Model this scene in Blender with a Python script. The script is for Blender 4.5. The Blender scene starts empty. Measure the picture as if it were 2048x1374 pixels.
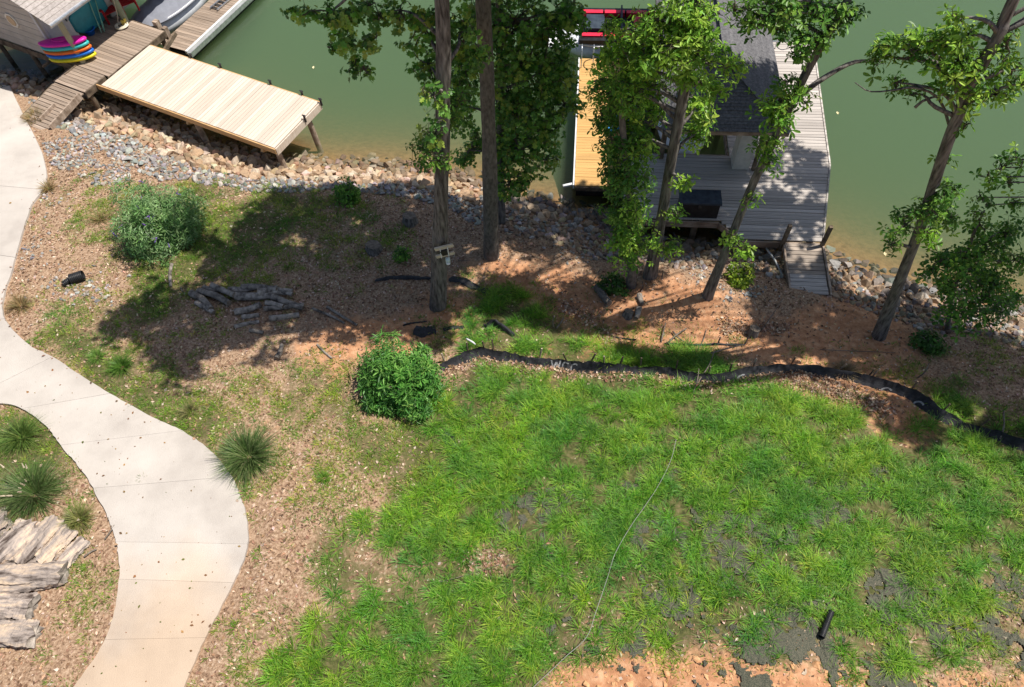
import bpy, bmesh, math, random
import numpy as np
from mathutils import Matrix, Vector
random.seed(7); rng = np.random.default_rng(7)
scene = bpy.context.scene
COL = scene.collection
# ------------------------------------------------------------------ camera
F = 1450.0; H = 18.0                       # focal length in pixels of the 2048 px frame, drone height over the lake
_n = np.array([1083.0-1024, 1620.0-687, F]); _n /= np.linalg.norm(_n)
_fw = np.array([0, 0, 1.0]) - _n*_n[2]; _fw /= np.linalg.norm(_fw)
_rt = np.cross(_fw, -_n)
RC = np.array([_rt, _fw, -_n])
cam = bpy.data.cameras.new('drone_camera'); cam.sensor_width = 36; cam.lens = F/2048*36
cam.clip_end = 2000; cam.clip_start = 0.1
co = bpy.data.objects.new('drone_camera', cam); COL.objects.link(co)
m = Matrix.Identity(4)
for i in range(3):
    m[i][0] = RC[i, 0]; m[i][1] = -RC[i, 1]; m[i][2] = -RC[i, 2]
m[2][3] = H
co.matrix_world = m
scene.camera = co
# ------------------------------------------------------------------ light
S = np.array([0.45, 0.10, 0.90]); S /= np.linalg.norm(S)
w = bpy.data.worlds.new('World'); scene.world = w; w.use_nodes = True
nt = w.node_tree
sky = nt.nodes.new('ShaderNodeTexSky'); sky.sky_type = 'NISHITA'; sky.sun_disc = False
sky.sun_elevation = math.asin(S[2]); sky.sun_rotation = math.atan2(S[0], S[1])
sky.air_density = 1.0; sky.dust_density = 1.5
nt.links.new(sky.outputs[0], nt.nodes['Background'].inputs[0])
nt.nodes['Background'].inputs[1].default_value = 0.085
sun = bpy.data.lights.new('sun', 'SUN'); sun.energy = 5.0; sun.angle = math.radians(0.6); sun.color = (1.0, 0.95, 0.87)
so = bpy.data.objects.new('sun', sun); COL.objects.link(so)
so.rotation_euler = Vector(S).to_track_quat('Z', 'Y').to_euler()
so.location = (10, 10, 40)
vs = scene.view_settings
vs.view_transform = 'Standard'; vs.look = 'None'; vs.exposure = 0.2; vs.gamma = 1; vs.use_curve_mapping = False
scene.render.engine = 'CYCLES'
cy = scene.cycles
cy.use_denoising = True
cy.max_bounces = 7; cy.diffuse_bounces = 3; cy.glossy_bounces = 2; cy.transparent_max_bounces = 8; cy.transmission_bounces = 3
cy.volume_bounces = 2; cy.caustics_reflective = False; cy.caustics_refractive = False
# ------------------------------------------------------------------ projection and maths helpers
def ray(px, py): return RC @ np.array([px-1024, py-687, F])
def Z(px, py, z):
    d = ray(px, py); t = (z-H)/d[2]; return np.array([d[0]*t, d[1]*t, z])
def T(px, py, Y):
    d = ray(px, py); t = Y/d[1]; return np.array([d[0]*t, Y, H+d[2]*t])
def proj(p):
    c = (np.asarray(p)-np.array([0, 0, H])) @ RC
    return 1024+F*c[..., 0]/c[..., 2], 687+F*c[..., 1]/c[..., 2], c[..., 2]
def _hash(ix, iy, s):
    h = (ix.astype(np.int64)*374761393 + iy.astype(np.int64)*668265263 + s*974634777) & 0x7fffffff
    h = ((h ^ (h >> 13))*1274126177) & 0x7fffffff
    h = h ^ (h >> 16)
    return (h & 0xffff)/65535.0
def vnoise(x, y, s=0):
    x = np.asarray(x, float); y = np.asarray(y, float)
    ix = np.floor(x); iy = np.floor(y); fx = x-ix; fy = y-iy
    fx = fx*fx*(3-2*fx); fy = fy*fy*(3-2*fy)
    a = _hash(ix, iy, s); b = _hash(ix+1, iy, s); c = _hash(ix, iy+1, s); d = _hash(ix+1, iy+1, s)
    return (a*(1-fx)+b*fx)*(1-fy)+(c*(1-fx)+d*fx)*fy
def fbm(x, y, s=0, o=4):
    v = 0; a = .5; t = 0
    for i in range(o):
        v = v+a*vnoise(np.asarray(x)*2**i, np.asarray(y)*2**i, s+i*17); t += a; a *= .5
    return v/t
def unit(v): return v/np.maximum(np.linalg.norm(v, axis=-1, keepdims=True), 1e-9)
def rdir(n): return unit(rng.normal(size=(n, 3)))
def catmull(P, n):
    P = np.asarray(P, float); P = np.vstack([2*P[0]-P[1], P, 2*P[-1]-P[-2]])
    k = len(P)-3; t = np.linspace(0, k-1e-6, n); i = t.astype(int); f = (t-i)[:, None]
    a, b, c, d = P[i], P[i+1], P[i+2], P[i+3]
    return .5*((2*b)+(-a+c)*f+(2*a-5*b+4*c-d)*f*f+(-a+3*b-3*c+d)*f**3)
def inpoly(x, y, poly):
    r = np.zeros(np.shape(x), bool); j = len(poly)-1
    for i in range(len(poly)):
        xi, yi = poly[i]; xj, yj = poly[j]
        r ^= ((yi > y) != (yj > y)) & (x < (xj-xi)*(y-yi)/(yj-yi+1e-12)+xi); j = i
    return r
# ------------------------------------------------------------------ mesh helpers
def tag(o, label=None, cat=None, group=None, kind=None):
    if label: o['label'] = label
    if cat: o['category'] = cat
    if group: o['group'] = group
    if kind: o['kind'] = kind
    return o
def mesh_np(name, V, faces, mat=None, cols=None, smooth=False):
    """faces: list of int arrays (n,3) or (n,4)"""
    me = bpy.data.meshes.new(name)
    V = np.asarray(V, np.float32)
    if not isinstance(faces, list): faces = [faces]
    faces = [np.asarray(f, np.int32) for f in faces if len(f)]
    tot = np.concatenate([np.full(len(f), f.shape[1], np.int32) for f in faces])
    idx = np.concatenate([f.ravel() for f in faces])
    me.vertices.add(len(V)); me.vertices.foreach_set('co', V.ravel())
    me.loops.add(len(idx)); me.loops.foreach_set('vertex_index', idx)
    me.polygons.add(len(tot))
    st = np.concatenate([[0], np.cumsum(tot)[:-1]]).astype(np.int32)
    me.polygons.foreach_set('loop_start', st); me.polygons.foreach_set('loop_total', tot)
    me.polygons.foreach_set('use_smooth', np.full(len(tot), smooth, bool))
    if cols is not None:
        at = me.color_attributes.new('Col', 'FLOAT_COLOR', 'POINT')
        c = np.ones((len(V), 4), np.float32); c[:, :3] = cols
        at.data.foreach_set('color', c.ravel())
    me.update(calc_edges=True)
    if mat: me.materials.append(mat)
    return me
def put(name, me, parent=None, loc=None):
    o = bpy.data.objects.new(name, me); COL.objects.link(o)
    if parent is not None: o.parent = parent
    if loc is not None: o.location = loc
    return o
def wloc(p):
    l = np.zeros(3)
    while p is not None:
        l += np.array(p.location); p = p.parent
    return l
def add(name, geo, mat, parent=None, cols=None, smooth=False, origin=None):
    """geo=(V,faces) in world coordinates; origin sits at the parent or at the base of the mesh"""
    V, Fc = geo; V = np.asarray(V, float)
    if parent is not None: o0 = wloc(parent)
    elif origin is not None: o0 = np.asarray(origin, float)
    else:
        o0 = V.mean(axis=0); o0[2] = V[:, 2].min()
    return put(name, mesh_np(name, V-o0, Fc, mat, cols, smooth), parent, None if parent is not None else tuple(o0))
def empty(name, loc, label=None, cat=None, group=None, kind=None):
    o = bpy.data.objects.new(name, None); COL.objects.link(o); o.location = tuple(float(a) for a in loc); o.empty_display_size = .2
    return tag(o, label, cat, group, kind)
def join(*geos):
    V = []; Q = []; Tt = []; k = 0
    for g in geos:
        v, f = g
        V.append(np.asarray(v, float))
        for a in (f if isinstance(f, list) else [f]):
            a = np.asarray(a, int)
            if not len(a): continue
            (Q if a.shape[1] == 4 else Tt).append(a+k)
        k += len(v)
    fs = []
    if Q: fs.append(np.vstack(Q))
    if Tt: fs.append(np.vstack(Tt))
    return np.vstack(V), fs
BOXF = np.array([[0, 3, 2, 1], [4, 5, 6, 7], [0, 1, 5, 4], [1, 2, 6, 5], [2, 3, 7, 6], [3, 0, 4, 7]])
def box(c, size, ang=0.0, pitch=0.0):
    x, y, z = np.asarray(size)/2
    v = np.array([[-x, -y, -z], [x, -y, -z], [x, y, -z], [-x, y, -z], [-x, -y, z], [x, -y, z], [x, y, z], [-x, y, z]])
    if pitch:
        cp, sp = math.cos(pitch), math.sin(pitch)
        v = np.stack([v[:, 0]*cp-v[:, 2]*sp, v[:, 1], v[:, 0]*sp+v[:, 2]*cp], 1)
    ca, sa = math.cos(ang), math.sin(ang)
    v = np.stack([v[:, 0]*ca-v[:, 1]*sa, v[:, 0]*sa+v[:, 1]*ca, v[:, 2]], 1)
    return v+np.asarray(c, float), [BOXF]
def beam(p, q, wd, ht):
    """square bar from p to q"""
    p = np.asarray(p, float); q = np.asarray(q, float); d = unit(q-p)
    s = np.cross(d, [0, 0, 1.0]); s = unit(s) if np.linalg.norm(s) > 1e-3 else np.array([1.0, 0, 0])
    u = np.cross(s, d); s = s*wd/2; u = u*ht/2
    v = np.array([p-s-u, p+s-u, p+s+u, p-s+u, q-s-u, q+s-u, q+s+u, q-s+u])
    return v, [np.array([[0, 1, 2, 3], [7, 6, 5, 4], [0, 4, 5, 1], [1, 5, 6, 2], [2, 6, 7, 3], [3, 7, 4, 0]])]
def tube(P, r, n=8, m=None, wob=0.0, cap=True, seed=0):
    P = np.asarray(P, float)
    r = np.asarray(r, float) if np.ndim(r) else np.full(len(P), float(r))
    if m and m > len(P):
        Q = catmull(P, m) if len(P) > 2 else P[0]+(P[-1]-P[0])*np.linspace(0, 1, m)[:, None]
        r = np.interp(np.linspace(0, 1, m), np.linspace(0, 1, len(P)), r); P = Q
    k = len(P)
    t = unit(np.gradient(P, axis=0))
    a = np.array([0, 1.0, 0]) if abs(t[0][1]) < .9 else np.array([1.0, 0, 0])
    N = []; s = unit(np.cross(t[0], a))
    for i in range(k):
        s = unit(s-t[i]*(s@t[i])); N.append(s)
    N = np.array(N); B = np.cross(t, N)
    th = np.linspace(0, 2*math.pi, n, endpoint=False)
    rad = r[:, None]*np.ones(n)
    if wob:
        I, J = np.meshgrid(np.arange(k)*.35, th, indexing='ij')
        rad = rad*(1+wob*(fbm(I+seed*7.3, 3+2*np.cos(J)+seed, seed)+fbm(I*1.7+seed, 9+2*np.sin(J), seed+5)-1)*2)
    V = P[:, None]+rad[..., None]*(np.cos(th)[None, :, None]*N[:, None]+np.sin(th)[None, :, None]*B[:, None])
    V = V.reshape(-1, 3)
    i, j = np.meshgrid(np.arange(k-1), np.arange(n), indexing='ij'); j2 = (j+1) % n
    q = np.stack([i*n+j, i*n+j2, (i+1)*n+j2, (i+1)*n+j], -1).reshape(-1, 4)
    fs = [q]
    if cap:
        V = np.vstack([V, P[0], P[-1]]); c0 = k*n; jj = np.arange(n); j2 = (jj+1) % n
        fs.append(np.vstack([np.stack([np.full(n, c0), j2, jj], 1), np.stack([np.full(n, c0+1), (k-1)*n+jj, (k-1)*n+j2], 1)]))
    return V, fs
def inst(TV, TF, pos, X, Y, Zv, sc):
    """many copies of a template (K,3),(f,3)"""
    sc = np.asarray(sc)
    if sc.ndim == 1: sc = np.stack([sc]*3, 1)
    N = len(pos); K = len(TV)
    V = pos[:, None]+TV[None, :, 0, None]*(X*sc[:, :1])[:, None]+TV[None, :, 1, None]*(Y*sc[:, 1:2])[:, None]+TV[None, :, 2, None]*(Zv*sc[:, 2:])[:, None]
    return V.reshape(-1, 3), (TF[None]+(np.arange(N)*K)[:, None, None]).reshape(-1, TF.shape[1])
def pick(pal, n, jit=.15):
    pal = np.asarray(pal, float); c = pal[rng.integers(0, len(pal), n)]
    return np.clip(c*(1+rng.normal(0, jit, (n, 1)))*(1+rng.normal(0, jit*.35, (n, 3))), .003, 1)
def prism(poly, z0, z1):
    poly = np.asarray(poly, float); n = len(poly)
    V = np.vstack([np.c_[poly, np.full(n, z0)], np.c_[poly, np.full(n, z1)], [[*poly.mean(0), z0], [*poly.mean(0), z1]]])
    j = np.arange(n); k = (j+1) % n
    return V, [np.stack([j, k, k+n, j+n], 1), np.vstack([np.stack([np.full(n, 2*n), k, j], 1), np.stack([np.full(n, 2*n+1), j+n, k+n], 1)])]
# ------------------------------------------------------------------ materials
def mat(name, c1, c2=None, scale=6.0, rough=.7, bump=0.0, bscale=None, stretch=(1, 1, 1), rand=0.0, attr=False, spec=.3, trans=0.0, metal=0.0, c3=None, detail=6, randoff=True, lo=.35, hi=.65):
    M = bpy.data.materials.new(name); M.use_nodes = True; t = M.node_tree; N = t.nodes; L = t.links
    b = N['Principled BSDF']; b.inputs['Roughness'].default_value = rough; b.inputs['Specular IOR Level'].default_value = spec
    b.inputs['Metallic'].default_value = metal
    tc = N.new('ShaderNodeTexCoord'); mp = N.new('ShaderNodeMapping'); mp.inputs['Scale'].default_value = stretch
    oi = N.new('ShaderNodeObjectInfo')
    L.new(tc.outputs['Object'], mp.inputs['Vector'])
    if randoff:
        mu = N.new('ShaderNodeMath'); mu.operation = 'MULTIPLY'; mu.inputs[1].default_value = 57.0
        L.new(oi.outputs['Random'], mu.inputs[0]); L.new(mu.outputs[0], mp.inputs['Location'])
    no = N.new('ShaderNodeTexNoise'); no.inputs['Scale'].default_value = scale; no.inputs['Detail'].default_value = detail; no.inputs['Roughness'].default_value = .62
    L.new(mp.outputs[0], no.inputs['Vector'])
    rp = N.new('ShaderNodeValToRGB'); e = rp.color_ramp.elements
    e[0].position = lo; e[1].position = hi
    e[0].color = (*c1, 1); e[1].color = (*(c2 or c1), 1)
    if c3:
        x = e.new((lo+hi)/2); x.color = (*c3, 1)
    L.new(no.outputs['Fac'], rp.inputs[0]); out = rp.outputs[0]
    if attr:
        va = N.new('ShaderNodeVertexColor'); va.layer_name = 'Col'
        mx = N.new('ShaderNodeMix'); mx.data_type = 'RGBA'; mx.blend_type = 'MULTIPLY'; mx.inputs[0].default_value = 1
        L.new(va.outputs[0], mx.inputs[6]); L.new(out, mx.inputs[7]); out = mx.outputs[2]
    if rand:
        hs = N.new('ShaderNodeHueSaturation'); mr = N.new('ShaderNodeMapRange')
        mr.inputs['To Min'].default_value = 1-rand; mr.inputs['To Max'].default_value = 1+rand
        L.new(oi.outputs['Random'], mr.inputs[0]); L.new(mr.outputs[0], hs.inputs['Value']); L.new(out, hs.inputs['Color']); out = hs.outputs[0]
    L.new(out, b.inputs['Base Color'])
    if bump:
        bp = N.new('ShaderNodeBump'); bp.inputs['Strength'].default_value = min(1.0, bump); bp.inputs['Distance'].default_value = .02
        if bscale:
            n2 = N.new('ShaderNodeTexNoise'); n2.inputs['Scale'].default_value = bscale; n2.inputs['Detail'].default_value = 5
            L.new(mp.outputs[0], n2.inputs['Vector']); L.new(n2.outputs['Fac'], bp.inputs['Height'])
        else: L.new(no.outputs['Fac'], bp.inputs['Height'])
        L.new(bp.outputs[0], b.inputs['Normal'])
    if trans:
        tl = N.new('ShaderNodeBsdfTranslucent'); ms = N.new('ShaderNodeMixShader'); ms.inputs[0].default_value = trans
        L.new(out, tl.inputs[0]); L.new(b.outputs[0], ms.inputs[1]); L.new(tl.outputs[0], ms.inputs[2])
        L.new(ms.outputs[0], N['Material Output'].inputs[0])
    return M
M = {}
M['leaf'] = mat('leaf', (.82, .82, .82), (1.1, 1.1, 1.1), 3, .42, attr=True, trans=.44, spec=.4)
M['blade'] = mat('grass_blade', (.85, .85, .85), (1.1, 1.1, 1.05), 1.5, .5, attr=True, trans=.38, spec=.35)
M['litter'] = mat('dry_leaf', (.8, .8, .8), (1.1, 1.1, 1.1), 9, .8, attr=True, trans=.12)
M['stone'] = mat('stone', (.72, .72, .72), (1.12, 1.1, 1.08), 7, .85, .5, 20, attr=True)
M['bark'] = mat('bark', (.055, .048, .043), (.25, .226, .205), 5, .9, 1.0, None, (3.2, 3.2, .45), detail=9, lo=.36, hi=.66)
M['bark_smooth'] = mat('smooth_bark', (.08, .07, .06), (.19, .168, .147), 9, .9, .7, None, (1.6, 1.6, .7), detail=9)
M['twig'] = mat('twig', (.10, .08, .06), (.26, .22, .18), 8, .9, .5, None, (2, 2, 1))
M['log'] = mat('weathered_log', (.075, .062, .052), (.42, .365, .31), 6, .9, .9, None, (1, 1, 1), rand=.25, detail=9)
M['cutwood'] = mat('cut_end', (.11, .085, .065), (.25, .20, .155), 12, .85, .3)
M['driftwood'] = mat('split_grey_log', (.07, .05, .04), (.66, .50, .35), 1.8, .9, 1.0, 9, (.8, 3.2, 3.2), detail=13, c3=(.36, .30, .26), lo=.34, hi=.64, rand=.2)
M['newwood'] = mat('fresh_pine_board', (.57, .45, .35), (.71, .61, .51), 1.0, .7, .15, None, (2.5, 12, 3), rand=.12, c3=(.67, .56, .455))
M['newwood_shade'] = mat('fresh_pine_shaded', (.50, .29, .12), (.68, .44, .22), 2.5, .7, .1, None, (1, 1, 6))  # darker orange copy of the pine: shade on the deck's sides is in the colour
M['oldwood'] = mat('weathered_board', (.19, .135, .095), (.47, .37, .29), 1.0, .85, .3, None, (1.4, 9, 3), rand=.22, detail=8)
M['oldbeam'] = mat('old_timber', (.07, .05, .034), (.24, .18, .125), 4, .9, .4, None, (1, 1, 1), rand=.15)
M['greywood'] = mat('silvered_board', (.29, .255, .225), (.67, .61, .56), 1.0, .85, .3, None, (1.2, 9, 3), rand=.17, detail=8)
M['goldwood'] = mat('stained_board', (.50, .28, .09), (.72, .44, .17), 1.0, .6, .15, None, (1.3, 9, 3), rand=.10)
M['rampwood'] = mat('ramp_board', (.22, .17, .13), (.50, .42, .35), 1.0, .85, .3, None, (1.2, 8, 3), rand=.25)
M['concrete'] = mat('concrete', (.40, .355, .315), (.58, .525, .47), .6, .85, .4, 45, rand=.04, detail=13, randoff=False, c3=(.505, .455, .405), lo=.3, hi=.7)
M['white'] = mat('white_paint', (.66, .66, .66), (.82, .82, .82), 3, .4)
M['metal'] = mat('galvanised_metal', (.45, .46, .47), (.68, .69, .7), 8, .32, metal=.85)
M['darkmetal'] = mat('dark_metal', (.04, .04, .045), (.09, .09, .09), 8, .45, metal=.5)
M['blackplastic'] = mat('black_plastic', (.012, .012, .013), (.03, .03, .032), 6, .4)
M['fabric'] = mat('silt_fabric', (.010, .010, .012), (.035, .035, .04), 9, .62, .3, 60, spec=.35)
M['paint'] = mat('worn_white_print', (.10, .10, .105), (.46, .46, .46), 26, .7)
M['siding'] = mat('grey_siding', (.42, .385, .34), (.52, .48, .43), 2, .8, .1, 30)
M['siding2'] = mat('grey_door_panel', (.46, .46, .48), (.58, .58, .6), 2, .7)
M['shingle'] = mat('roof_shingle', (.085, .083, .088), (.175, .17, .175), 14, .92, .4, 40, rand=.12, detail=4)
M['shinglelt'] = mat('brown_roof_shingle', (.32, .28, .255), (.47, .42, .39), 11, .92, .4, 40, rand=.10, detail=4)
M['navy'] = mat('navy_plastic', (.022, .032, .05), (.05, .068, .09), 5, .55)
M['net'] = mat('green_netting', (.03, .042, .03), (.15, .135, .095), 55, .9, .4, 90, detail=3)
M['clod'] = mat('clay_clod', (.50, .25, .11), (.70, .42, .22), 8, .95, .6, 25, attr=False)
def plain(name, c, rough=.4, v=.12):
    return mat(name, tuple(a*(1-v) for a in c), tuple(min(1, a*(1+v)) for a in c), 4, rough)
# ------------------------------------------------------------------ terrain shape
SHORE_PX = [(-420, 120), (-150, 135), (0, 152), (70, 165), (130, 188), (200, 208), (260, 222), (330, 250), (400, 282), (480, 308), (560, 328), (640, 336), (720, 337),
            (800, 346), (880, 354), (950, 374), (1000, 396), (1080, 414), (1140, 428), (1190, 447), (1250, 474), (1330, 488), (1420, 494), (1500, 500),
            (1560, 506), (1640, 520), (1700, 546), (1780, 572), (1860, 590), (1950, 606), (2048, 628), (2300, 700), (2500, 740)]
SH = np.array([Z(x, y, 0)[:2] for x, y in SHORE_PX])
SH = np.vstack([[[-600, SH[0, 1]+90]], [[-60, SH[0, 1]+10]], SH, [[60, SH[-1, 1]-8]], [[600, SH[-1, 1]-90]]])
def shore_d(x, y):
    """distance to the shoreline, positive on land"""
    x = np.asarray(x, float); y = np.asarray(y, float)
    best = np.full(x.shape, 1e9)
    for a, b in zip(SH[:-1], SH[1:]):
        ab = b-a; t = np.clip(((x-a[0])*ab[0]+(y-a[1])*ab[1])/(ab@ab), 0, 1)
        best = np.minimum(best, (x-a[0]-t*ab[0])**2+(y-a[1]-t*ab[1])**2)
    return np.sqrt(best)*np.where(y < np.interp(x, SH[:, 0], SH[:, 1]), 1, -1)
PD = [-60, -14, -7, -3.5, -1.5, 0, 1.0, 2.3, 4.5, 8, 14, 30, 600]
PZ = [-9, -4.4, -2.7, -1.4, -.55, 0, .5, 1.05, 1.5, 2.05, 2.8, 4.0, 12]
def h0(x, y): return np.interp(shore_d(x, y), PD, PZ)
def G0(px, py):
    z = 1.5
    for _ in range(14):
        p = Z(px, py, z); z = float(h0(p[0], p[1]))
    return np.array([p[0], p[1], z])
MOUNDS = [(*G0(1330, 575)[:2], 1.5, .38), (*G0(1420, 610)[:2], 1.2, .2), (*G0(985, 515)[:2], .9, .25), (*G0(1275, 625)[:2], .6, .12), (*G0(480, 610)[:2], 1.4, .12), (*G0(1600, 1390)[:2], 2.0, .3)]
# driveway edges, right then left
DR = [((20, 172), (-150, 250)), ((92, 330), (-110, 330)), ((60, 420), (-140, 400)), ((28, 530), (-190, 500)), ((5, 620), (-220, 640)), ((50, 683), (-150, 760)), ((110, 717), (-60, 802)),
      ((200, 775), (30, 812)), ((300, 832), (90, 850)), ((370, 865), (125, 895)), ((430, 910), (165, 942)), ((475, 975), (195, 992)), ((497, 1060), (225, 1055)), ((490, 1112), (238, 1110)),
      ((465, 1172), (239, 1165)), ((430, 1240), (226, 1240)), ((400, 1300), (198, 1305)), ((370, 1374), (152, 1370)), ((335, 1460), (100, 1450)), ((290, 1580), (40, 1560))]
NDR = 180
DRr = catmull([G0(*a) for a, b in DR], NDR); DRl = catmull([G0(*b) for a, b in DR], NDR)
DRPOLY = np.vstack([DRr[:, :2], DRl[::-1, :2]])
def _drive_d(x, y):
    """about 0 at the drive's edge, negative inside"""
    x = np.asarray(x, float); y = np.asarray(y, float); best = np.full(x.shape, 1e9)
    for E_ in (DRr[::2], DRl[::2]):
        for a, b in zip(E_[:-1, :2], E_[1:, :2]):
            ab = b-a; t = np.clip(((x-a[0])*ab[0]+(y-a[1])*ab[1])/(ab@ab+1e-9), 0, 1)
            best = np.minimum(best, (x-a[0]-t*ab[0])**2+(y-a[1]-t*ab[1])**2)
    return np.sqrt(best)*np.where(inpoly(x, y, DRPOLY), -1, 1)
_gx = np.arange(-25, 1.01, .1); _gy = np.arange(-3, 28.01, .1)
_GD = _drive_d(*[a.ravel() for a in np.meshgrid(_gx, _gy, indexing='ij')]).reshape(len(_gx), len(_gy))
def drive_d(x, y):
    u = (np.asarray(x, float)+25)/.1; v = (np.asarray(y, float)+3)/.1
    out = (u < 0) | (v < 0) | (u > len(_gx)-1.01) | (v > len(_gy)-1.01)
    u = np.clip(u, 0, len(_gx)-1.01); v = np.clip(v, 0, len(_gy)-1.01); i = u.astype(int); j = v.astype(int); f = u-i; g = v-j
    r = (_GD[i, j]*(1-f)+_GD[i+1, j]*f)*(1-g)+(_GD[i, j+1]*(1-f)+_GD[i+1, j+1]*f)*g
    return np.where(out, 9.0, r)
def height(x, y, full=True):
    x = np.asarray(x, float); y = np.asarray(y, float)
    d = shore_d(x, y); z = np.interp(d, PD, PZ)
    for mx, my, r, a in MOUNDS: z = z+a*np.exp(-((x-mx)**2+(y-my)**2)/(r*r))
    land = np.clip(d/1.5, 0.15, 1)
    z = z+land*((fbm(x*.55, y*.55, 3)-.5)*.22+(fbm(x*2.6, y*2.6, 9)-.5)*.09)
    if full:
        near = (x > -24) & (x < 0) & (y < 27)
        dd = np.full(x.shape, 9.0)
        if near.any(): dd[near] = drive_d(x[near], y[near])
        k = np.clip(1-dd/.5, 0, 1)
        z = z*(1-k)+(np.interp(d, PD, PZ)-.045)*k
    return z
def G(px, py):
    z = 1.5
    for _ in range(12):
        p = Z(px, py, z); z = float(height(p[:1], p[1:2])[0])
    return np.array([p[0], p[1], z])
def onground(p, dz=0.0):
    p = np.array(p, float); p[..., 2] = height(p[..., 0], p[..., 1])+dz; return p
# ------------------------------------------------------------------ ground-cover maps (64 px cells of the view, laid on the ground)
def dmap(rows): return np.array([[int(c) for c in r] for r in rows])/9.0
z32 = '0'*32
GM = dmap(['00100000000000000000000000000000', '01234466554210000000000000000000', '00135675433320000000000000000000', '00005654321100000000000000000000',
           '012454100000003751'+'0'*14, '04532111100002555532111000000112', '02553222233222345556665311112222', '23366533344323899999999974213432',
           '66223664323347999999999998634886', '64211134313447'+'9'*18, '42111114122237'+'8'*18, '23311112014658'+'8'*18, '12321110015457536'+'7'*13+'64',
           '01221111024456777754577777776643', '00221123246777766655566666665543', '01111112367777777644333344554433', '01111112477777775200000001332212'])
CM = dmap([z32, z32, z32, '0'*14+'5777433222'+'0'*8, '0'*12+'24547877886324'+'652000', '0'*8+'25788753'+'46787777'+'88874211',
           '00000000'+'03410000'+'33333333'+'66654322', '00000001'+'11110000'+'00000000'+'04674320', '00000001'+'11110000'+'00000000'+'00277310',
           '00000000'+'11100000'+'0'*16, '0'*16+'0'*16, '0'*16+'0'*16, '0'*16+'0'*16, '0'*32,
           '0'*32, '0'*16+'0134444443'+'222223', '0'*16+'1699999999'+'875556'])
def sample(mp, p, jit=0.0):
    px, py, _ = proj(p)
    if jit:
        px = px+(fbm(p[:, 0]*.9, p[:, 1]*.9, 51)-.5)*jit; py = py+(fbm(p[:, 0]*.9, p[:, 1]*.9, 77)-.5)*jit
    c = np.clip((px-32)/64, 0, 31); r = np.clip((py-352)/64, 0, 16)
    c0 = np.minimum(c.astype(int), 30); r0 = np.minimum(r.astype(int), 15); fc = c-c0; fr = r-r0
    return (mp[r0, c0]*(1-fc)+mp[r0, c0+1]*fc)*(1-fr)+(mp[r0+1, c0]*(1-fc)+mp[r0+1, c0+1]*fc)*fr
# ------------------------------------------------------------------ ground sheet
def axis(a, b, st, far):
    c = np.arange(a, b+st/2, st); g = [st]; 
    while sum(g) < far: g.append(g[-1]*1.35)
    o = np.cumsum(g); return np.concatenate([a-o[::-1], c, b+o])
gx = axis(-24, 24, .13, 500); gy = axis(0, 33, .13, 500)
X_, Y_ = np.meshgrid(gx, gy, indexing='ij')
xs = X_.ravel(); ys = Y_.ravel(); zs = height(xs, ys)
P_ = np.c_[xs, ys, zs]
gm = sample(GM, P_, 70); cm = sample(CM, P_, 70)
dsh = shore_d(xs, ys)
gm = np.clip(gm*1.15+(fbm(xs*1.4, ys*1.4, 21)-.5)*.7*np.clip(gm*6, 0, 1), 0, 1); cm = np.clip(cm+(fbm(xs*1.1, ys*1.1, 31)-.5)*.8, 0, 1)
wet = np.clip(1-dsh/.3, 0, 1)
cols = np.c_[gm, cm, wet]
nx, ny = len(gx), len(gy)
i, j = np.meshgrid(np.arange(nx-1), np.arange(ny-1), indexing='ij')
gf = np.stack([i*ny+j, (i+1)*ny+j, (i+1)*ny+j+1, i*ny+j+1], -1).reshape(-1, 4)
GMAT = bpy.data.materials.new('ground_soil'); GMAT.use_nodes = True
t = GMAT.node_tree; N = t.nodes; L = t.links; b = N['Principled BSDF']; b.inputs['Roughness'].default_value = .95; b.inputs['Specular IOR Level'].default_value = .15
tc = N.new('ShaderNodeTexCoord'); va = N.new('ShaderNodeVertexColor'); va.layer_name = 'Col'; sp = N.new('ShaderNodeSeparateColor'); L.new(va.outputs[0], sp.inputs[0])
def gnoise(sc, det=6, rough=.6):
    n = N.new('ShaderNodeTexNoise'); n.inputs['Scale'].default_value = sc; n.inputs['Detail'].default_value = det; n.inputs['Roughness'].default_value = rough
    L.new(tc.outputs['Object'], n.inputs['Vector']); return n
def gramp(src, stops):
    r = N.new('ShaderNodeValToRGB'); e = r.color_ramp.elements
    while len(e) < len(stops): e.new(.5)
    for k, (p, c) in enumerate(stops): e[k].position = p; e[k].color = (*c, 1)
    L.new(src, r.inputs[0]); return r.outputs[0]
def gmix(f, a, c):
    x = N.new('ShaderNodeMix'); x.data_type = 'RGBA'; L.new(f, x.inputs[0]); L.new(a, x.inputs[6]); L.new(c, x.inputs[7]); return x.outputs[2]
def gthr(mask, noise, gain=3.0, off=-.5):
    a = N.new('ShaderNodeMath'); a.operation = 'ADD'; L.new(mask, a.inputs[0]); L.new(noise, a.inputs[1])
    c = N.new('ShaderNodeMath'); c.operation = 'MULTIPLY_ADD'; c.use_clamp = True; L.new(a.outputs[0], c.inputs[0]); c.inputs[1].default_value = gain; c.inputs[2].default_value = off*gain-gain*.5+.5
    return c.outputs[0]
nL = gnoise(16, 8, .7); nC = gnoise(5, 8, .65); nM = gnoise(9, 6); nS = gnoise(38, 4, .7)
lit = gramp(nL.outputs['Fac'], [(.32, (.11, .064, .04)), (.46, (.30, .19, .12)), (.58, (.45, .31, .205)), (.70, (.60, .46, .345))])
cla = gramp(nC.outputs['Fac'], [(.3, (.33, .15, .075)), (.5, (.50, .25, .13)), (.7, (.63, .385, .225))])
mos = gramp(nM.outputs['Fac'], [(.3, (.045, .05, .02)), (.5, (.10, .105, .035)), (.72, (.22, .17, .09))])
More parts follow.
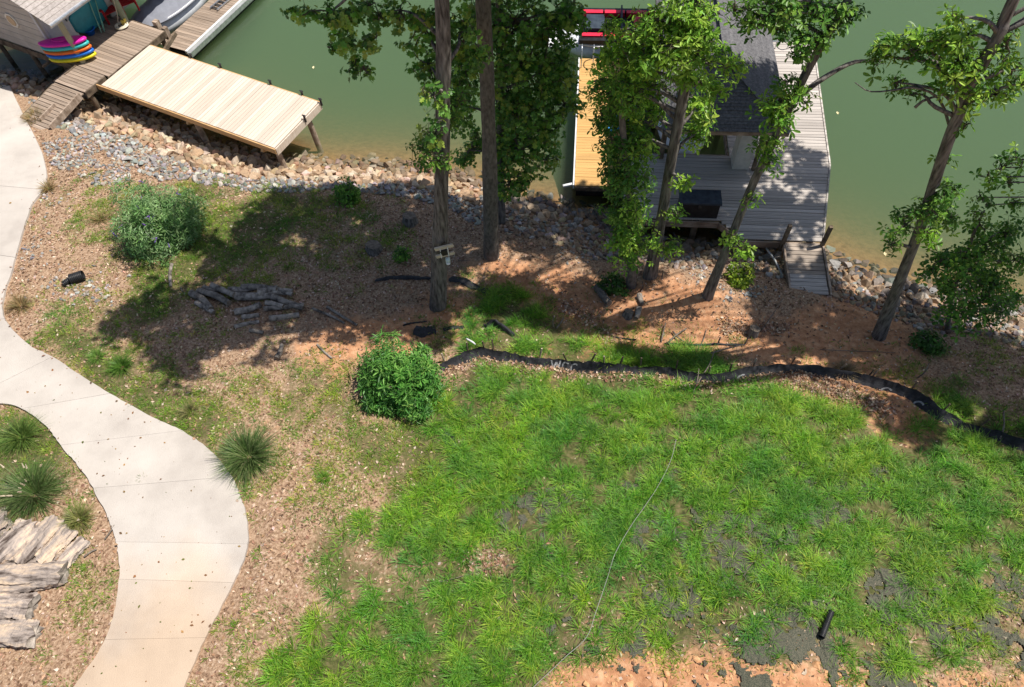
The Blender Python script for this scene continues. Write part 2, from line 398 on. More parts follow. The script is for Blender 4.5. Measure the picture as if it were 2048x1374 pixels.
mud = gramp(nC.outputs['Fac'], [(.3, (.20, .10, .04)), (.7, (.44, .26, .12))])
c = gmix(gthr(sp.outputs[1], nC.outputs['Fac'], 3.2, -.45), lit, cla)
c = gmix(gthr(sp.outputs[0], nM.outputs['Fac'], 3.0, -.5), c, mos)
c = gmix(sp.outputs[2], c, mud)
L.new(c, b.inputs['Base Color'])
bp = N.new('ShaderNodeBump'); bp.inputs['Strength'].default_value = .9; bp.inputs['Distance'].default_value = .03
L.new(nL.outputs['Fac'], bp.inputs['Height']); L.new(bp.outputs[0], b.inputs['Normal'])
g = put('ground', mesh_np('ground', P_, gf, GMAT, cols, True)); tag(g, kind='structure')
# ------------------------------------------------------------------ lake: a closed body of murky green water
WM = bpy.data.materials.new('lake_water'); WM.use_nodes = True
t = WM.node_tree; N = t.nodes; L = t.links; N.remove(N['Principled BSDF']); out = N['Material Output']
fr = N.new('ShaderNodeFresnel'); fr.inputs['IOR'].default_value = 1.33
gl = N.new('ShaderNodeBsdfGlossy'); gl.inputs['Roughness'].default_value = .08; gl.inputs['Color'].default_value = (1, 1, 1, 1)
tr = N.new('ShaderNodeBsdfTransparent'); ms = N.new('ShaderNodeMixShader')
tc = N.new('ShaderNodeTexCoord'); no = N.new('ShaderNodeTexNoise'); no.inputs['Scale'].default_value = 3.2; no.inputs['Detail'].default_value = 6
bp = N.new('ShaderNodeBump'); bp.inputs['Strength'].default_value = .35; bp.inputs['Distance'].default_value = .05
L.new(tc.outputs['Object'], no.inputs['Vector']); L.new(no.outputs['Fac'], bp.inputs['Height'])
L.new(bp.outputs[0], gl.inputs['Normal']); L.new(bp.outputs[0], fr.inputs['Normal'])
L.new(fr.outputs[0], ms.inputs[0]); L.new(tr.outputs[0], ms.inputs[1]); L.new(gl.outputs[0], ms.inputs[2]); L.new(ms.outputs[0], out.inputs['Surface'])
vsca = N.new('ShaderNodeVolumeScatter'); vsca.inputs['Color'].default_value = (.35, .51, .30, 1); vsca.inputs['Density'].default_value = .56; vsca.inputs['Anisotropy'].default_value = 0
vabs = N.new('ShaderNodeVolumeAbsorption'); vabs.inputs['Color'].default_value = (.35, .51, .30, 1); vabs.inputs['Density'].default_value = .56
av = N.new('ShaderNodeAddShader'); L.new(vsca.outputs[0], av.inputs[0]); L.new(vabs.outputs[0], av.inputs[1]); L.new(av.outputs[0], out.inputs['Volume'])
wv, wf = box((0, 205, -6), (900, 400, 12))
lake = put('lake_water', mesh_np('lake_water', wv, wf, WM)); tag(lake, kind='structure')
# ------------------------------------------------------------------ concrete drive, slab by slab
drv = empty('driveway', (*DRr[90][:2], 0), kind='structure')
joints = [0, 14, 27, 40, 56, 68, 84, 101, 118, 131, 147, 163, NDR-1]
for a, e in zip(joints[:-1], joints[1:]):
    V = []; 
    sl = np.arange(a, e+1)
    for k in sl:
        s = 0.0
        t0 = (.025 if k == a else 0.0) - (.025 if k == e else 0.0)
        kk = min(max(k+t0, 0), NDR-1.001); i0 = int(kk); f0 = kk-i0
        r = DRr[i0]*(1-f0)+DRr[min(i0+1, NDR-1)]*f0; l = DRl[i0]*(1-f0)+DRl[min(i0+1, NDR-1)]*f0
        jj = (vnoise(k*.9, 0, 5)-.5)*.03, (vnoise(k*.9, 9, 6)-.5)*.03
        q = np.linspace(0, 1, 9)[:, None]; row = r+(l-r)*q
        row[0] += (r-l)*jj[0]*.4; row[-1] += (l-r)*jj[1]*.4
        row[:, 2] = np.interp(shore_d(row[:, 0], row[:, 1]), PD, PZ)+.03
        V.append(row)
    V = np.array(V); n_, m_ = V.shape[:2]; top = V.reshape(-1, 3); bot = top-np.array([0, 0, .12])
    i, j = np.meshgrid(np.arange(n_-1), np.arange(m_-1), indexing='ij')
    q1 = np.stack([i*m_+j, i*m_+j+1, (i+1)*m_+j+1, (i+1)*m_+j], -1).reshape(-1, 4)
    ring = np.concatenate([np.arange(m_), np.arange(2*m_-1, n_*m_, m_), np.arange(n_*m_-2, (n_-1)*m_-1, -1), np.arange((n_-2)*m_, 0, -m_)])
    nr = np.roll(ring, -1); q2 = np.stack([ring, nr, nr+len(top), ring+len(top)], 1)
    add('slab', (np.vstack([top, bot]), [q1, q2]), M['concrete'], drv, smooth=False)
# drive material: clay washed over the lower stretch and grey bloom near the trees (real stains in world space)
t = M['concrete'].node_tree; N = t.nodes; L = t.links; b = N['Principled BSDF']; src = b.inputs['Base Color'].links[0].from_socket
tc = N.new('ShaderNodeTexCoord'); n1 = N.new('ShaderNodeTexNoise'); n1.inputs['Scale'].default_value = .55; n1.inputs['Detail'].default_value = 5; L.new(tc.outputs['Object'], n1.inputs['Vector'])
sx = N.new('ShaderNodeSeparateXYZ'); ge = N.new('ShaderNodeNewGeometry'); L.new(ge.outputs['Position'], sx.inputs[0])
mr = N.new('ShaderNodeMapRange'); mr.inputs['From Min'].default_value = 6.0; mr.inputs['From Max'].default_value = 2.8; mr.inputs['To Min'].default_value = -.2; mr.inputs['To Max'].default_value = .55; L.new(sx.outputs[1], mr.inputs[0])
ad = N.new('ShaderNodeMath'); ad.operation = 'ADD'; L.new(mr.outputs[0], ad.inputs[0]); L.new(n1.outputs['Fac'], ad.inputs[1])
m2 = N.new('ShaderNodeMapRange'); m2.inputs['From Min'].default_value = .45; m2.inputs['From Max'].default_value = 1.0; m2.inputs['To Max'].default_value = .75; L.new(ad.outputs[0], m2.inputs[0])
mx = N.new('ShaderNodeMix'); mx.data_type = 'RGBA'; mx.blend_type = 'MULTIPLY'; L.new(m2.outputs[0], mx.inputs[0]); L.new(src, mx.inputs[6]); mx.inputs[7].default_value = (1.0, .80, .60, 1); L.new(mx.outputs[2], b.inputs['Base Color'])
# ------------------------------------------------------------------ templates
BL_V = np.array([[-.5, 0, 0], [.5, 0, 0], [-.36, .58, .08], [.36, .58, .08], [0, 1.0, .36]])
BL_F = np.array([[0, 1, 3], [0, 3, 2], [2, 3, 4]])
LF_V = np.array([[0, 0, 0], [-.4, .48, .06], [-.36, .82, .03], [0, 1.0, -.08], [.36, .82, .03], [.4, .48, .06], [0, .58, -.03]])
LF_F = np.array([[6, 1, 0], [6, 2, 1], [6, 3, 2], [6, 4, 3], [6, 5, 4], [6, 0, 5]])
# lobed leaf (tulip / oak look)
LB_V = np.array([[0, 0, 0], [-.34, .18, .05], [-.26, .40, .03], [-.52, .58, .07], [-.24, .72, .02], [-.22, .98, .02], [0, .86, -.03], [.22, .98, .02], [.24, .72, .02], [.52, .58, .07], [.26, .40, .03], [.34, .18, .05], [0, .45, -.04]])
LB_F = np.array([[12, a, b] for a, b in [(1, 0), (2, 1), (3, 2), (4, 3), (5, 4), (6, 5), (7, 6), (8, 7), (9, 8), (10, 9), (11, 10), (0, 11)]])
SM_V = np.array([[0, 0, 0], [-.5, .5, .05], [.5, .5, .05], [0, 1, -.05]]); SM_F = np.array([[0, 2, 1], [1, 2, 3]])
LI_V = np.array([[0, -.5, .0], [-.32, 0, .12], [0, 0, .0], [.32, 0, .14], [0, .5, .08]]); LI_F = np.array([[0, 2, 1], [0, 3, 2], [1, 2, 4], [2, 3, 4]])
def blades(pos, lean, L_, W_, tilt, pal=None, cols=None):
    """pos (N,3); lean azimuth (N); tilt from vertical in rad"""
    N_ = len(pos); d = np.c_[np.cos(lean), np.sin(lean), np.zeros(N_)]
    st, ct = np.sin(tilt)[:, None], np.cos(tilt)[:, None]
    Y = d*st+np.array([0, 0, 1.0])*ct; Zv = d*ct-np.array([0, 0, 1.0])*st; X = np.cross(Y, Zv)
    V, Fc = inst(BL_V, BL_F, pos, X, Y, Zv, np.c_[W_, L_, L_])
    c = cols if cols is not None else pick(pal, N_)
    return V, Fc, np.repeat(c, len(BL_V), 0)
def tufts(cent, nb, L0, spread, pal, w=.011, tilt=(.15, .95), seedcol=None):
    n = len(cent); rep = np.repeat(np.arange(n), nb)
    az = rng.uniform(0, 2*np.pi, len(rep)); rr = rng.random(len(rep))**.7
    pos = cent[rep].copy(); pos[:, 0] += np.cos(az)*rr*spread[rep]; pos[:, 1] += np.sin(az)*rr*spread[rep]
    pos[:, 2] -= .015
    base = pick(pal, n, .16)[rep] if seedcol is None else seedcol[rep]
    c = np.clip(base*(1+rng.normal(0, .2, (len(rep), 1)))*np.where(rng.random((len(rep), 1)) < .06, np.array([1.9, 1.35, 1.6]), 1.0), .004, 1)
    ti = tilt[0]+(tilt[1]-tilt[0])*rr*rng.uniform(.6, 1.2, len(rep))
    wd = np.stack([np.cos(az), np.sin(az)], 1)+np.array([-.25, -.3]); az2 = np.arctan2(wd[:, 1], wd[:, 0])
    return blades(pos, az2, L0[rep]*rng.uniform(.55, 1.15, len(rep)), np.full(len(rep), w)*rng.uniform(.7, 1.3, len(rep)), ti, cols=c)
def scatter(n, x0=-20, x1=19, y0=0, y1=25):
    return np.c_[rng.uniform(x0, x1, n), rng.uniform(y0, y1, n), np.zeros(n)]
# ------------------------------------------------------------------ grass (one mass that nobody could count)
def landmask(p, dmin=1.6, drv_=.02):
    d = shore_d(p[:, 0], p[:, 1]); ok = d > dmin
    k = np.where(ok & (p[:, 0] < 0))[0]
    ok[k] &= drive_d(p[k, 0], p[k, 1]) > drv_
    return ok
FP = [(882, 738), (925, 722), (963, 708), (1005, 716), (1060, 724), (1110, 730), (1150, 734), (1190, 738), (1235, 742), (1290, 744), (1350, 752), (1400, 758), (1450, 758), (1500, 746), (1560, 741), (1620, 742), (1700, 756), (1760, 774), (1820, 796), (1870, 826), (1920, 850), (1985, 872), (2048, 896), (2140, 930)]
fb = catmull([G(*q) for q in FP], 240)
def fence_gap(p):
    r = np.full(len(p), 9.0)
    for k in range(0, 240, 2): r = np.minimum(r, np.hypot(p[:, 0]-fb[k, 0], p[:, 1]-fb[k, 1]+.08))
    return r
p = scatter(165000, -17, 16, 0, 19); p = p[landmask(p)]; p = onground(p)
px, py, dp = proj(p)
gmv = sample(GM, p, 60); netf = fbm(p[:, 0]*1.2, p[:, 1]*1.2, 81)
nz = fbm(p[:, 0]*.9, p[:, 1]*.9, 41); nf = fbm(p[:, 0]*2.8, p[:, 1]*2.8, 43)
gmv = np.where(gmv < .6, np.minimum(gmv*1.5, .6+.0*gmv), gmv)
lawn = (gmv > .585) & ((px > 860) | (py > 980))
keep = rng.random(len(p)) < np.where(lawn, np.clip(.45+(gmv-.7)*1.6+(nf-.5)*4.2+(nz-.5)*1.5, .02, 1)*.34*np.where((py > 930) & (px > 960), np.clip(1-(netf-.54)*6.0, .3, 1), 1), np.clip(gmv*1.2+(nf-.52)*3.0*np.clip(gmv*3, 0, 1), 0, 1)*.46)
keep &= (px > -400) & (px < 2500) & (fence_gap(p) > .16+.3*rng.random(len(p))*(rng.random(len(p)) < .6))
p = p[keep]; lawn = lawn[keep]; nz = nz[keep]; gmv = gmv[keep]; nf = nf[keep]
pal_l = np.array([(.17, .38, .03), (.25, .46, .045), (.11, .28, .03), (.34, .50, .08), (.18, .38, .08)])
pal_s = np.array([(.18, .32, .03), (.26, .39, .05), (.13, .25, .03), (.36, .38, .11), (.27, .36, .06)])
n = len(p)
sc = np.where(lawn[:, None], pick(pal_l, n, .12), pick(pal_s, n, .14))
mixn = np.clip((nz-.35)*2.6, 0, 1)[:, None]
sc = sc*(np.array([1.16, 1.08, .75])*mixn+np.array([.66, .86, .82])*(1-mixn))
L0 = np.where(lawn, rng.uniform(.15, .36, n)*(.62+.75*nf), rng.uniform(.06, .13, n)*(1+.3*gmv))
spd = np.where(lawn, rng.uniform(.05, .10, n), rng.uniform(.06, .16, n))
V, Fc, c = tufts(p[~lawn], 14, L0[~lawn], spd[~lawn], None, .0125, (.15, 1.15), seedcol=sc[~lawn]); V2, F2, c2_ = tufts(p[lawn], 30, L0[lawn], spd[lawn], None, .0105, (.05, 1.2), seedcol=sc[lawn]); F2 = F2+len(V); V = np.vstack([V, V2]); Fc = np.vstack([Fc, F2]); c = np.vstack([c, c2_])
go = add('lawn_grass', (V, [Fc]), M['blade'], cols=c, origin=(0, 0, 0)); tag(go, 'long uneven green grass covering the lower slope and patches of the bank', 'grass', kind='stuff')
NTUFT = n
# ------------------------------------------------------------------ dry leaf litter
p = scatter(135000, -17, 17, 0, 21); p = p[landmask(p, 1.0, -.4)]; p = onground(p)
dk_ = np.where(p[:, 0] < 0, drive_d(p[:, 0], p[:, 1]), 9); p = p[(dk_ > .04) | (rng.random(len(p)) < .6*np.exp((dk_-.04)/.06)*np.clip(3*fbm(p[:, 0]*1.3, p[:, 1]*1.3, 63)-.9, 0, 1))]; dk_ = np.where(p[:, 0] < 0, drive_d(p[:, 0], p[:, 1]), 9); p[dk_ < .04, 2] += .075
gmv = sample(GM, p, 60); cmv = sample(CM, p, 60); nf = fbm(p[:, 0]*1.5, p[:, 1]*1.5, 61)
k = rng.random(len(p)) < np.clip((1-gmv*1.05)*(1-cmv*.9)*(.35+nf*.9), .03, 1)
p = p[k]; n = len(p)
# leaf drifts piled against the silt fence
def path_px(pts, m): return catmull([G(*q) for q in pts], m)
dr = np.vstack([path_px([(890, 752), (960, 722), (1060, 735), (1150, 742), (1250, 752), (1350, 760), (1450, 768), (1560, 752), (1640, 758), (1720, 790)], 60), path_px([(1560, 760), (1640, 775), (1720, 800), (1780, 815)], 30),
                path_px([(1440, 650), (1500, 660), (1570, 655)], 20), path_px([(1120, 610), (1180, 640), (1240, 700)], 20), path_px([(940, 1125), (975, 1140), (990, 1120)], 16)])
q = dr[rng.integers(0, len(dr), 4200)]+np.c_[rng.normal(0, .16, (4200, 2)), np.zeros(4200)]
q = onground(q, .02); p = np.vstack([p, q]); n = len(p)
az = rng.uniform(0, 2*np.pi, n); nn = unit(np.c_[rng.normal(0, .5, (n, 2)), np.ones(n)]); d = np.c_[np.cos(az), np.sin(az), np.zeros(n)]
d = unit(d-nn*(d*nn).sum(1, keepdims=True)); X = np.cross(d, nn)
ln = .045+.075*rng.random(n)**1.5; p[:, 2] += .012
V, Fc = inst(LI_V, LI_F, p, X, d, nn, np.c_[ln*rng.uniform(.6, 1.1, n), ln, ln])
c = np.repeat(pick([(.40, .24, .145), (.50, .33, .215), (.25, .145, .085), (.64, .47, .345), (.46, .28, .18), (.68, .53, .41), (.32, .19, .12), (.18, .105, .065)], n), len(LI_V), 0)
o = add('leaf_litter', (V, [Fc]), M['litter'], cols=c, origin=(0, 0, 0)); tag(o, 'brown dry leaves scattered over the bare soil of the bank', 'leaf litter', kind='stuff')
# leaves lying on the concrete
k = rng.random((190, 2)); ii = (k[:, 0]*(NDR-2)).astype(int); p = DRr[ii]+(DRl[ii]-DRr[ii])*(k[:, 1:2]*.96+.02)
p[:, 2] = np.interp(shore_d(p[:, 0], p[:, 1]), PD, PZ)+.037; n = len(p)
az = rng.uniform(0, 2*np.pi, n); nn = unit(np.c_[rng.normal(0, .3, (n, 2)), np.ones(n)]); d = np.c_[np.cos(az), np.sin(az), np.zeros(n)]
d = unit(d-nn*(d*nn).sum(1, keepdims=True)); X = np.cross(d, nn); ln = .02+.075*rng.random(n)**2.2
V, Fc = inst(LI_V, LI_F, p, X, d, nn, np.c_[ln, ln, ln])
c = np.repeat(pick([(.26, .12, .05), (.18, .09, .04), (.36, .22, .08), (.15, .17, .04)], n), len(LI_V), 0)
o = add('fallen_leaves', (V, [Fc]), M['litter'], cols=c, origin=(0, 0, 0)); tag(o, 'small brown fallen leaves dotted over the pale concrete drive', 'leaves', kind='stuff')
# ------------------------------------------------------------------ erosion netting under the grass, torn along the clay bank
NETP = [(985, 1000), (1180, 960), (1420, 930), (1700, 900), (1880, 960), (2040, 1080), (2200, 1150), (2300, 1500), (1100, 1500), (1180, 1330), (1060, 1240), (1000, 1150)]
NETW = np.array([G(*q)[:2] for q in NETP])
st = .035; ax = np.arange(-2, 15, st); ay = np.arange(0, 9, st); AX, AY = np.meshgrid(ax, ay, indexing='ij')
def netmask(x, y):
    ins = inpoly(x, y, NETW); p = np.c_[x.ravel(), y.ravel(), height(x.ravel(), y.ravel())]
    cl = sample(CM, p).reshape(x.shape)
    f = fbm(x*1.2, y*1.2, 81); f2 = fbm(x*5, y*5, 83, 3)
    return ins & (f+(f2-.5)*.9 > .625-.02*(1-np.clip(cl*3, 0, 1)))
cx = AX[:-1, :-1]+st/2; cyy = AY[:-1, :-1]+st/2; nm = netmask(cx, cyy)
zz = height(AX.ravel(), AY.ravel())+.02+.05*fbm(AX.ravel()*3, AY.ravel()*3, 87)*(fbm(AX.ravel(), AY.ravel(), 85) > .5)
V = np.c_[AX.ravel()+(vnoise(AX.ravel()*30, AY.ravel()*30, 1)-.5)*.03, AY.ravel()+(vnoise(AX.ravel()*30, AY.ravel()*30, 2)-.5)*.03, zz]
ii, jj = np.where(nm); na = len(ay)
q = np.stack([ii*na+jj, (ii+1)*na+jj, (ii+1)*na+jj+1, ii*na+jj+1], 1)
us = np.unique(q); rm = np.full(len(V), -1); rm[us] = np.arange(len(us))
o = add('erosion_netting', (V[us], [rm[q]]), M['net'], origin=(0, 0, 0)); tag(o, 'torn dark green erosion netting lying under the grass and over orange clay', 'netting', kind='stuff')
# clay clods on the bare bank at the bottom
p = scatter(2600, 0, 11, 0, 4.2); p = onground(p); cmv = sample(CM, p, 40); p = p[rng.random(len(p)) < np.clip(cmv*1.3-.35, 0, 1)]; CLOD = p
# ------------------------------------------------------------------ stones
def hull(n, seed, sq=.72):
    r = np.random.default_rng(seed); p = unit(r.normal(size=(n, 3)))*r.uniform(.82, 1.05, (n, 1))*np.array([1, r.uniform(.65, .95), sq])*.5
    bm = bmesh.new()
    for q in p: bm.verts.new(q)
    bmesh.ops.convex_hull(bm, input=bm.verts)
    loose = [v for v in bm.verts if not v.link_faces]
    bmesh.ops.delete(bm, geom=loose, context='VERTS'); bmesh.ops.triangulate(bm, faces=bm.faces)
    bm.verts.index_update()
    V = np.array([v.co[:] for v in bm.verts]); Fc = np.array([[v.index for v in f.verts] for f in bm.faces]); bm.free()
    return V, Fc
ROCKS = [hull(13+i % 4, 100+i) for i in range(10)]
def rotz_axes(n, tilt=.35):
    a = rng.uniform(0, 2*np.pi, n); Zv = unit(np.c_[rng.normal(0, tilt, (n, 2)), np.ones(n)]); X = np.c_[np.cos(a), np.sin(a), np.zeros(n)]
    X = unit(X-Zv*(X*Zv).sum(1, keepdims=True)); return X, np.cross(Zv, X), Zv
TAN = [(.50, .36, .24), (.58, .45, .32), (.40, .27, .17), (.62, .51, .39), (.47, .32, .20)]
GREY = [(.31, .30, .285), (.22, .22, .222), (.40, .385, .36), (.36, .32, .275), (.50, .465, .42)]
BRN = [(.30, .22, .15), (.38, .28, .19), (.25, .21, .18), (.44, .34, .24)]
cand = []
p = scatter(190000, -24, 19, 8, 31); d = shore_d(p[:, 0], p[:, 1]); p = p[(d > -1.0) & (d < 4.2)]; d = shore_d(p[:, 0], p[:, 1])
p[:, 2] = height(p[:, 0], p[:, 1]); px, py, dep = proj(p)
wl = np.interp(px, [-200, 0, 120, 300, 600, 900, 1000, 1300, 1600, 1750, 2048], [2.0, 2.0, 2.5, 2.7, 2.2, 2.1, 2.4, 1.7, 1.6, 2.1, 2.0])   # width of the band
edge = wl+(fbm(p[:, 0]*.8, p[:, 1]*.8, 91)-.5)*1.0
tanlim = np.interp(px, [-200, 0, 150, 400, 600, 950, 1150, 2048], [.5, .7, 1.5, 1.7, 1.35, 1.2, .6, .7])+(fbm(p[:, 0]*1.3, p[:, 1]*1.3, 95)-.5)*.7
istan = d < tanlim
# loose gravel strewn uphill on the left
grav = ((px > 60) & (px < 260) & (py > 230) & (py < 420) & (fbm(p[:, 0]*1.1, p[:, 1]*1.1, 97) > .52))
k = ((d < edge) & (d > -.45) | (d < -.45) & (rng.random(len(p)) < .12)) | grav
k &= ~((px > 1400) & (d > 0) & (px < 1530) & (rng.random(len(p)) < .5))
k &= ~((px < 60) & (px > -300) & (py > 178) & (d > 1.2))
if True:
    kk = np.where(k)[0]; dd_ = drive_d(p[kk, 0], p[kk, 1]); k[kk] &= dd_ > .12
p = p[k]; d = d[k]; istan = istan[k]; px = px[k]; grav = grav[k] & (d > edge[k])
size = np.where(istan, rng.uniform(.15, .36, len(p)), rng.uniform(.09, .23, len(p))); size = np.where(grav, rng.uniform(.07, .17, len(p)), size)
size *= np.where(rng.random(len(p)) < .06, 1.35, 1)
# dart throwing so that stones touch but do not bury each other
order = np.argsort(-size); cell = {}; sel = []
for a in order:
    x, y, s = p[a, 0], p[a, 1], size[a]; cxk, cyk = int(x/.5), int(y/.5); ok = True
    for ix in (-1, 0, 1):
        for iy in (-1, 0, 1):
            for (x2, y2, s2) in cell.get((cxk+ix, cyk+iy), ()):
                if (x-x2)**2+(y-y2)**2 < (.30*(s+s2))**2: ok = False; break
            if not ok: break
        if not ok: break
    if ok: cell.setdefault((cxk, cyk), []).append((x, y, s)); sel.append(a)
sel = np.array(sel); p = p[sel]; size = size[sel]; istan = istan[sel]; px = px[sel]; d = d[sel]; grav = grav[sel]
n = len(p); X, Y, Zv = rotz_axes(n, .45)
p[:, 2] += size*rng.uniform(-.02, .17, n)
colr = np.where(istan[:, None], pick(TAN, n, .14), pick(GREY, n, .14)); rt_ = (px > 960)
colr[rt_] = np.where((rng.random(rt_.sum()) < .72)[:, None], pick(BRN, rt_.sum(), .15), pick(GREY, rt_.sum(), .15))
wetk = d < .12; colr[wetk] *= .58
# 300 stones that show largest: objects of their own
px, py, dep = proj(p); vis = (px > 5) & (px < 2043) & (py > 5); key = np.where(vis, size/dep*np.where(d > -.1, 1, .3), 0); big = np.argsort(-key)[:300]; rest = np.setdiff1d(np.arange(n), big)
rip = empty('riprap_bank', (float(p[:, 0].mean()), float(p[:, 1].mean()), 0), kind='structure'); ro = wloc(rip)
RM = {}
def rock_mesh(v, c):
    kx = (v, c)
    if kx not in RM:
        V, Fc = ROCKS[v]; cc = (TAN+GREY+BRN)[c]
        RM[kx] = mesh_np('stone', V, [Fc], M['stone'], np.tile(cc, (len(V), 1)))
    return RM[kx]
pal_all = np.array(TAN+GREY+BRN)
for a in big:
    ci = int(np.argmin(((pal_all-colr[a])**2).sum(1)))
    o = put('stone', rock_mesh(int(rng.integers(0, 10)), ci), rip, tuple(p[a]-ro))
    o.rotation_euler = Matrix(np.stack([X[a], Y[a], Zv[a]], 1).tolist()).to_euler(); o.scale = (size[a]*1.15, size[a]*1.1, size[a]*rng.uniform(.8, 1.15))
Vs = []; Fs = []; Cs = []; k0 = 0; vi = rng.integers(0, 10, n)
for v in range(10):
    s_ = rest[vi[rest] == v]; TV, TF = ROCKS[v]
    V, Fc = inst(TV, TF, p[s_], X[s_], Y[s_], Zv[s_], np.c_[size[s_]*1.15, size[s_]*1.1, size[s_]])
    Vs.append(V); Fs.append(Fc+k0); Cs.append(np.repeat(colr[s_], len(TV), 0)); k0 += len(V)
o = add('stone_rubble', (np.vstack(Vs), [np.vstack(Fs)]), M['stone'], rip, np.vstack(Cs)); tag(o, kind='stuff')
# gravel by the black pipe and along the drive
q = []
for (cx_, cy_, rx_, ry_, n_) in [(140, 575, 75, 35, 70), (60, 500, 30, 40, 30), (100, 400, 40, 30, 30), (200, 590, 40, 22, 26), (1400, 560, 40, 30, 40), (1480, 590, 60, 25, 50), (1160, 500, 60, 30, 40)]:
    for _ in range(n_): q.append(G0(cx_+rng.normal(0, .5)*rx_, cy_+rng.normal(0, .5)*ry_))
q = onground(np.array(q), .01); n = len(q); X, Y, Zv = rotz_axes(n, .3); sz = rng.uniform(.05, .17, n); Vs = []; Fs = []; Cs = []; k0 = 0; cc = pick(GREY, n, .12); vi = rng.integers(0, 10, n)
kd = drive_d(q[:, 0], q[:, 1]) > .08
for v in range(10):
    s_ = np.where((vi == v) & kd)[0]; TV, TF = ROCKS[v]; V, Fc = inst(TV, TF, q[s_], X[s_], Y[s_], Zv[s_], sz[s_]); Vs.append(V); Fs.append(Fc+k0); Cs.append(np.repeat(cc[s_], len(TV), 0)); k0 += len(V)
o = add('loose_gravel', (np.vstack(Vs), [np.vstack(Fs)]), M['stone'], cols=np.vstack(Cs)*1.1, origin=(0, 0, 0)); tag(o, 'pale grey gravel strewn in the leaf litter beside the drive', 'gravel', kind='stuff')
p = CLOD; n = len(p); X, Y, Zv = rotz_axes(n, .4); sz = rng.uniform(.03, .12, n)*np.where(rng.random(n) < .1, 2, 1); V, Fc = inst(*ROCKS[1], p, X, Y, Zv, np.c_[sz, sz, sz*.7])
o = add('clay_clods', (V, [Fc]), M['clod'], origin=(0, 0, 0)); tag(o, 'crumbled orange clay clods along the bottom edge of the lawn', 'clay', kind='stuff')
# ------------------------------------------------------------------ boards
UB_V, UB_F = box((0, 0, 0), (1, 1, 1))
def unit_board(m): return mesh_np('board', UB_V, UB_F, M[m])
class Frame:
    def __init__(s, o, deg):
        a = math.radians(deg); s.o = np.asarray(o, float); s.a = a
        s.u = np.array([math.cos(a), math.sin(a), 0]); s.v = np.array([-math.sin(a), math.cos(a), 0])
    def __call__(s, a, b, z): return np.array([s.o[0]+s.u[0]*a+s.v[0]*b, s.o[1]+s.u[1]*a+s.v[1]*b, z])
    def box(s, c, size, pitch=0.0): return box(s(*c), size, s.a, pitch)
    def uv(s, p):
        d = np.asarray(p)-s.o; return float(d@s.u), float(d@s.v)
def lay(parent, fr, me, a0, a1, b0, b1, z, along='a', width=.14, gap=.012, th=.035, poly=None, jitter=.004, endj=.012, zf=None):
    """boards covering a rectangle; each an object; along = direction of a board"""
    pl = wloc(parent)
    lo, hi = (b0, b1) if along == 'a' else (a0, a1)
    n = max(1, int(round((hi-lo)/(width+gap)))); step = (hi-lo)/n
    for k in range(n):
        c = lo+(k+.5)*step; s0, s1 = (a0, a1) if along == 'a' else (b0, b1)
        if poly is not None:
            xs_ = []
            for (p0, p1) in zip(poly, poly[1:]+poly[:1]):
                q0, q1 = (p0, p1) if along == 'a' else (p0[::-1], p1[::-1])
                if (q0[1] > c) != (q1[1] > c): xs_.append(q0[0]+(q1[0]-q0[0])*(c-q0[1])/(q1[1]-q0[1]))
            xs_.sort(); segs = list(zip(xs_[::2], xs_[1::2]))
        else: segs = [(s0, s1)]
        for (t0, t1) in segs:
            t0 -= rng.uniform(0, endj); t1 += rng.uniform(0, endj)
            if t1-t0 < .1: continue
            mid = (t0+t1)/2; ln = t1-t0
            w_ = fr(mid, c, 0) if along == 'a' else fr(c, mid, 0)
            zz_ = z if zf is None else zf(c)
            o = put('board', me, parent, (w_[0]-pl[0], w_[1]-pl[1], zz_-th/2+rng.uniform(-jitter, jitter)-pl[2]))
            o.scale = (ln, step-gap, th); o.rotation_euler = (0, 0, fr.a+(0 if along == 'a' else math.pi/2)+rng.normal(0, .0012))
def part(name, geo, m, parent, smooth=False, cols=None): return add(name, geo, M[m] if isinstance(m, str) else m, parent, cols, smooth)
# =================================================================== left dock, shed and new deck
LF = Frame(Z(167, 124, 1.4), -30.0)       # a = along v (right), b = along u (towards the lake)
DZ = 1.4
me_old = unit_board('oldwood'); me_new = unit_board('newwood'); me_grey = unit_board('greywood'); me_gold = unit_board('goldwood'); me_ramp = unit_board('rampwood')
dk = empty('wooden_dock', LF(0, 1, 0), 'weathered brown plank dock beside the grey boat shed', 'dock')
lay(dk, LF, me_old, -5.2, 1.5, -.25, 2.76, DZ, 'a', .14, .012)
lay(dk, LF, me_old, -5.2, -1.15, 2.78, 6.2, DZ, 'a', .14, .012)
lay(dk, LF, me_old, -.18, 1.32, -1.3, -.27, DZ, 'a', .14, .014)
part('rim_joist', beam(LF(1.53, -.3, DZ-.12), LF(1.53, 2.76, DZ-.12), .045, .24), 'oldbeam', dk)
part('rim_joist', beam(LF(-5.2, -.29, DZ-.15), LF(-.2, -.29, DZ-.15), .05, .26), 'oldbeam', dk)
part('rim_joist', beam(LF(-1.1, 2.79, DZ-.13), LF(1.5, 2.79, DZ-.13), .045, .24), 'oldbeam', dk)
part('rim_joist', beam(LF(1.36, -1.3, DZ-.12), LF(1.36, -.3, DZ-.12), .05, .24), 'oldbeam', dk)
part('rim_joist', beam(LF(-.22, -1.3, DZ-.12), LF(-.22, -.3, DZ-.12), .05, .24), 'oldbeam', dk)
for a, bb in [(-3.0, -.1), (-1.2, -.1), (1.4, .2), (1.4, 2.6), (-4.9, -.1), (1.25, -1.1), (-.1, -1.1), (-.4, 2.65)]:
    part('post', tube([LF(a, bb, -1.6), LF(a, bb, DZ-.06)], .09, 10), 'oldbeam', dk)
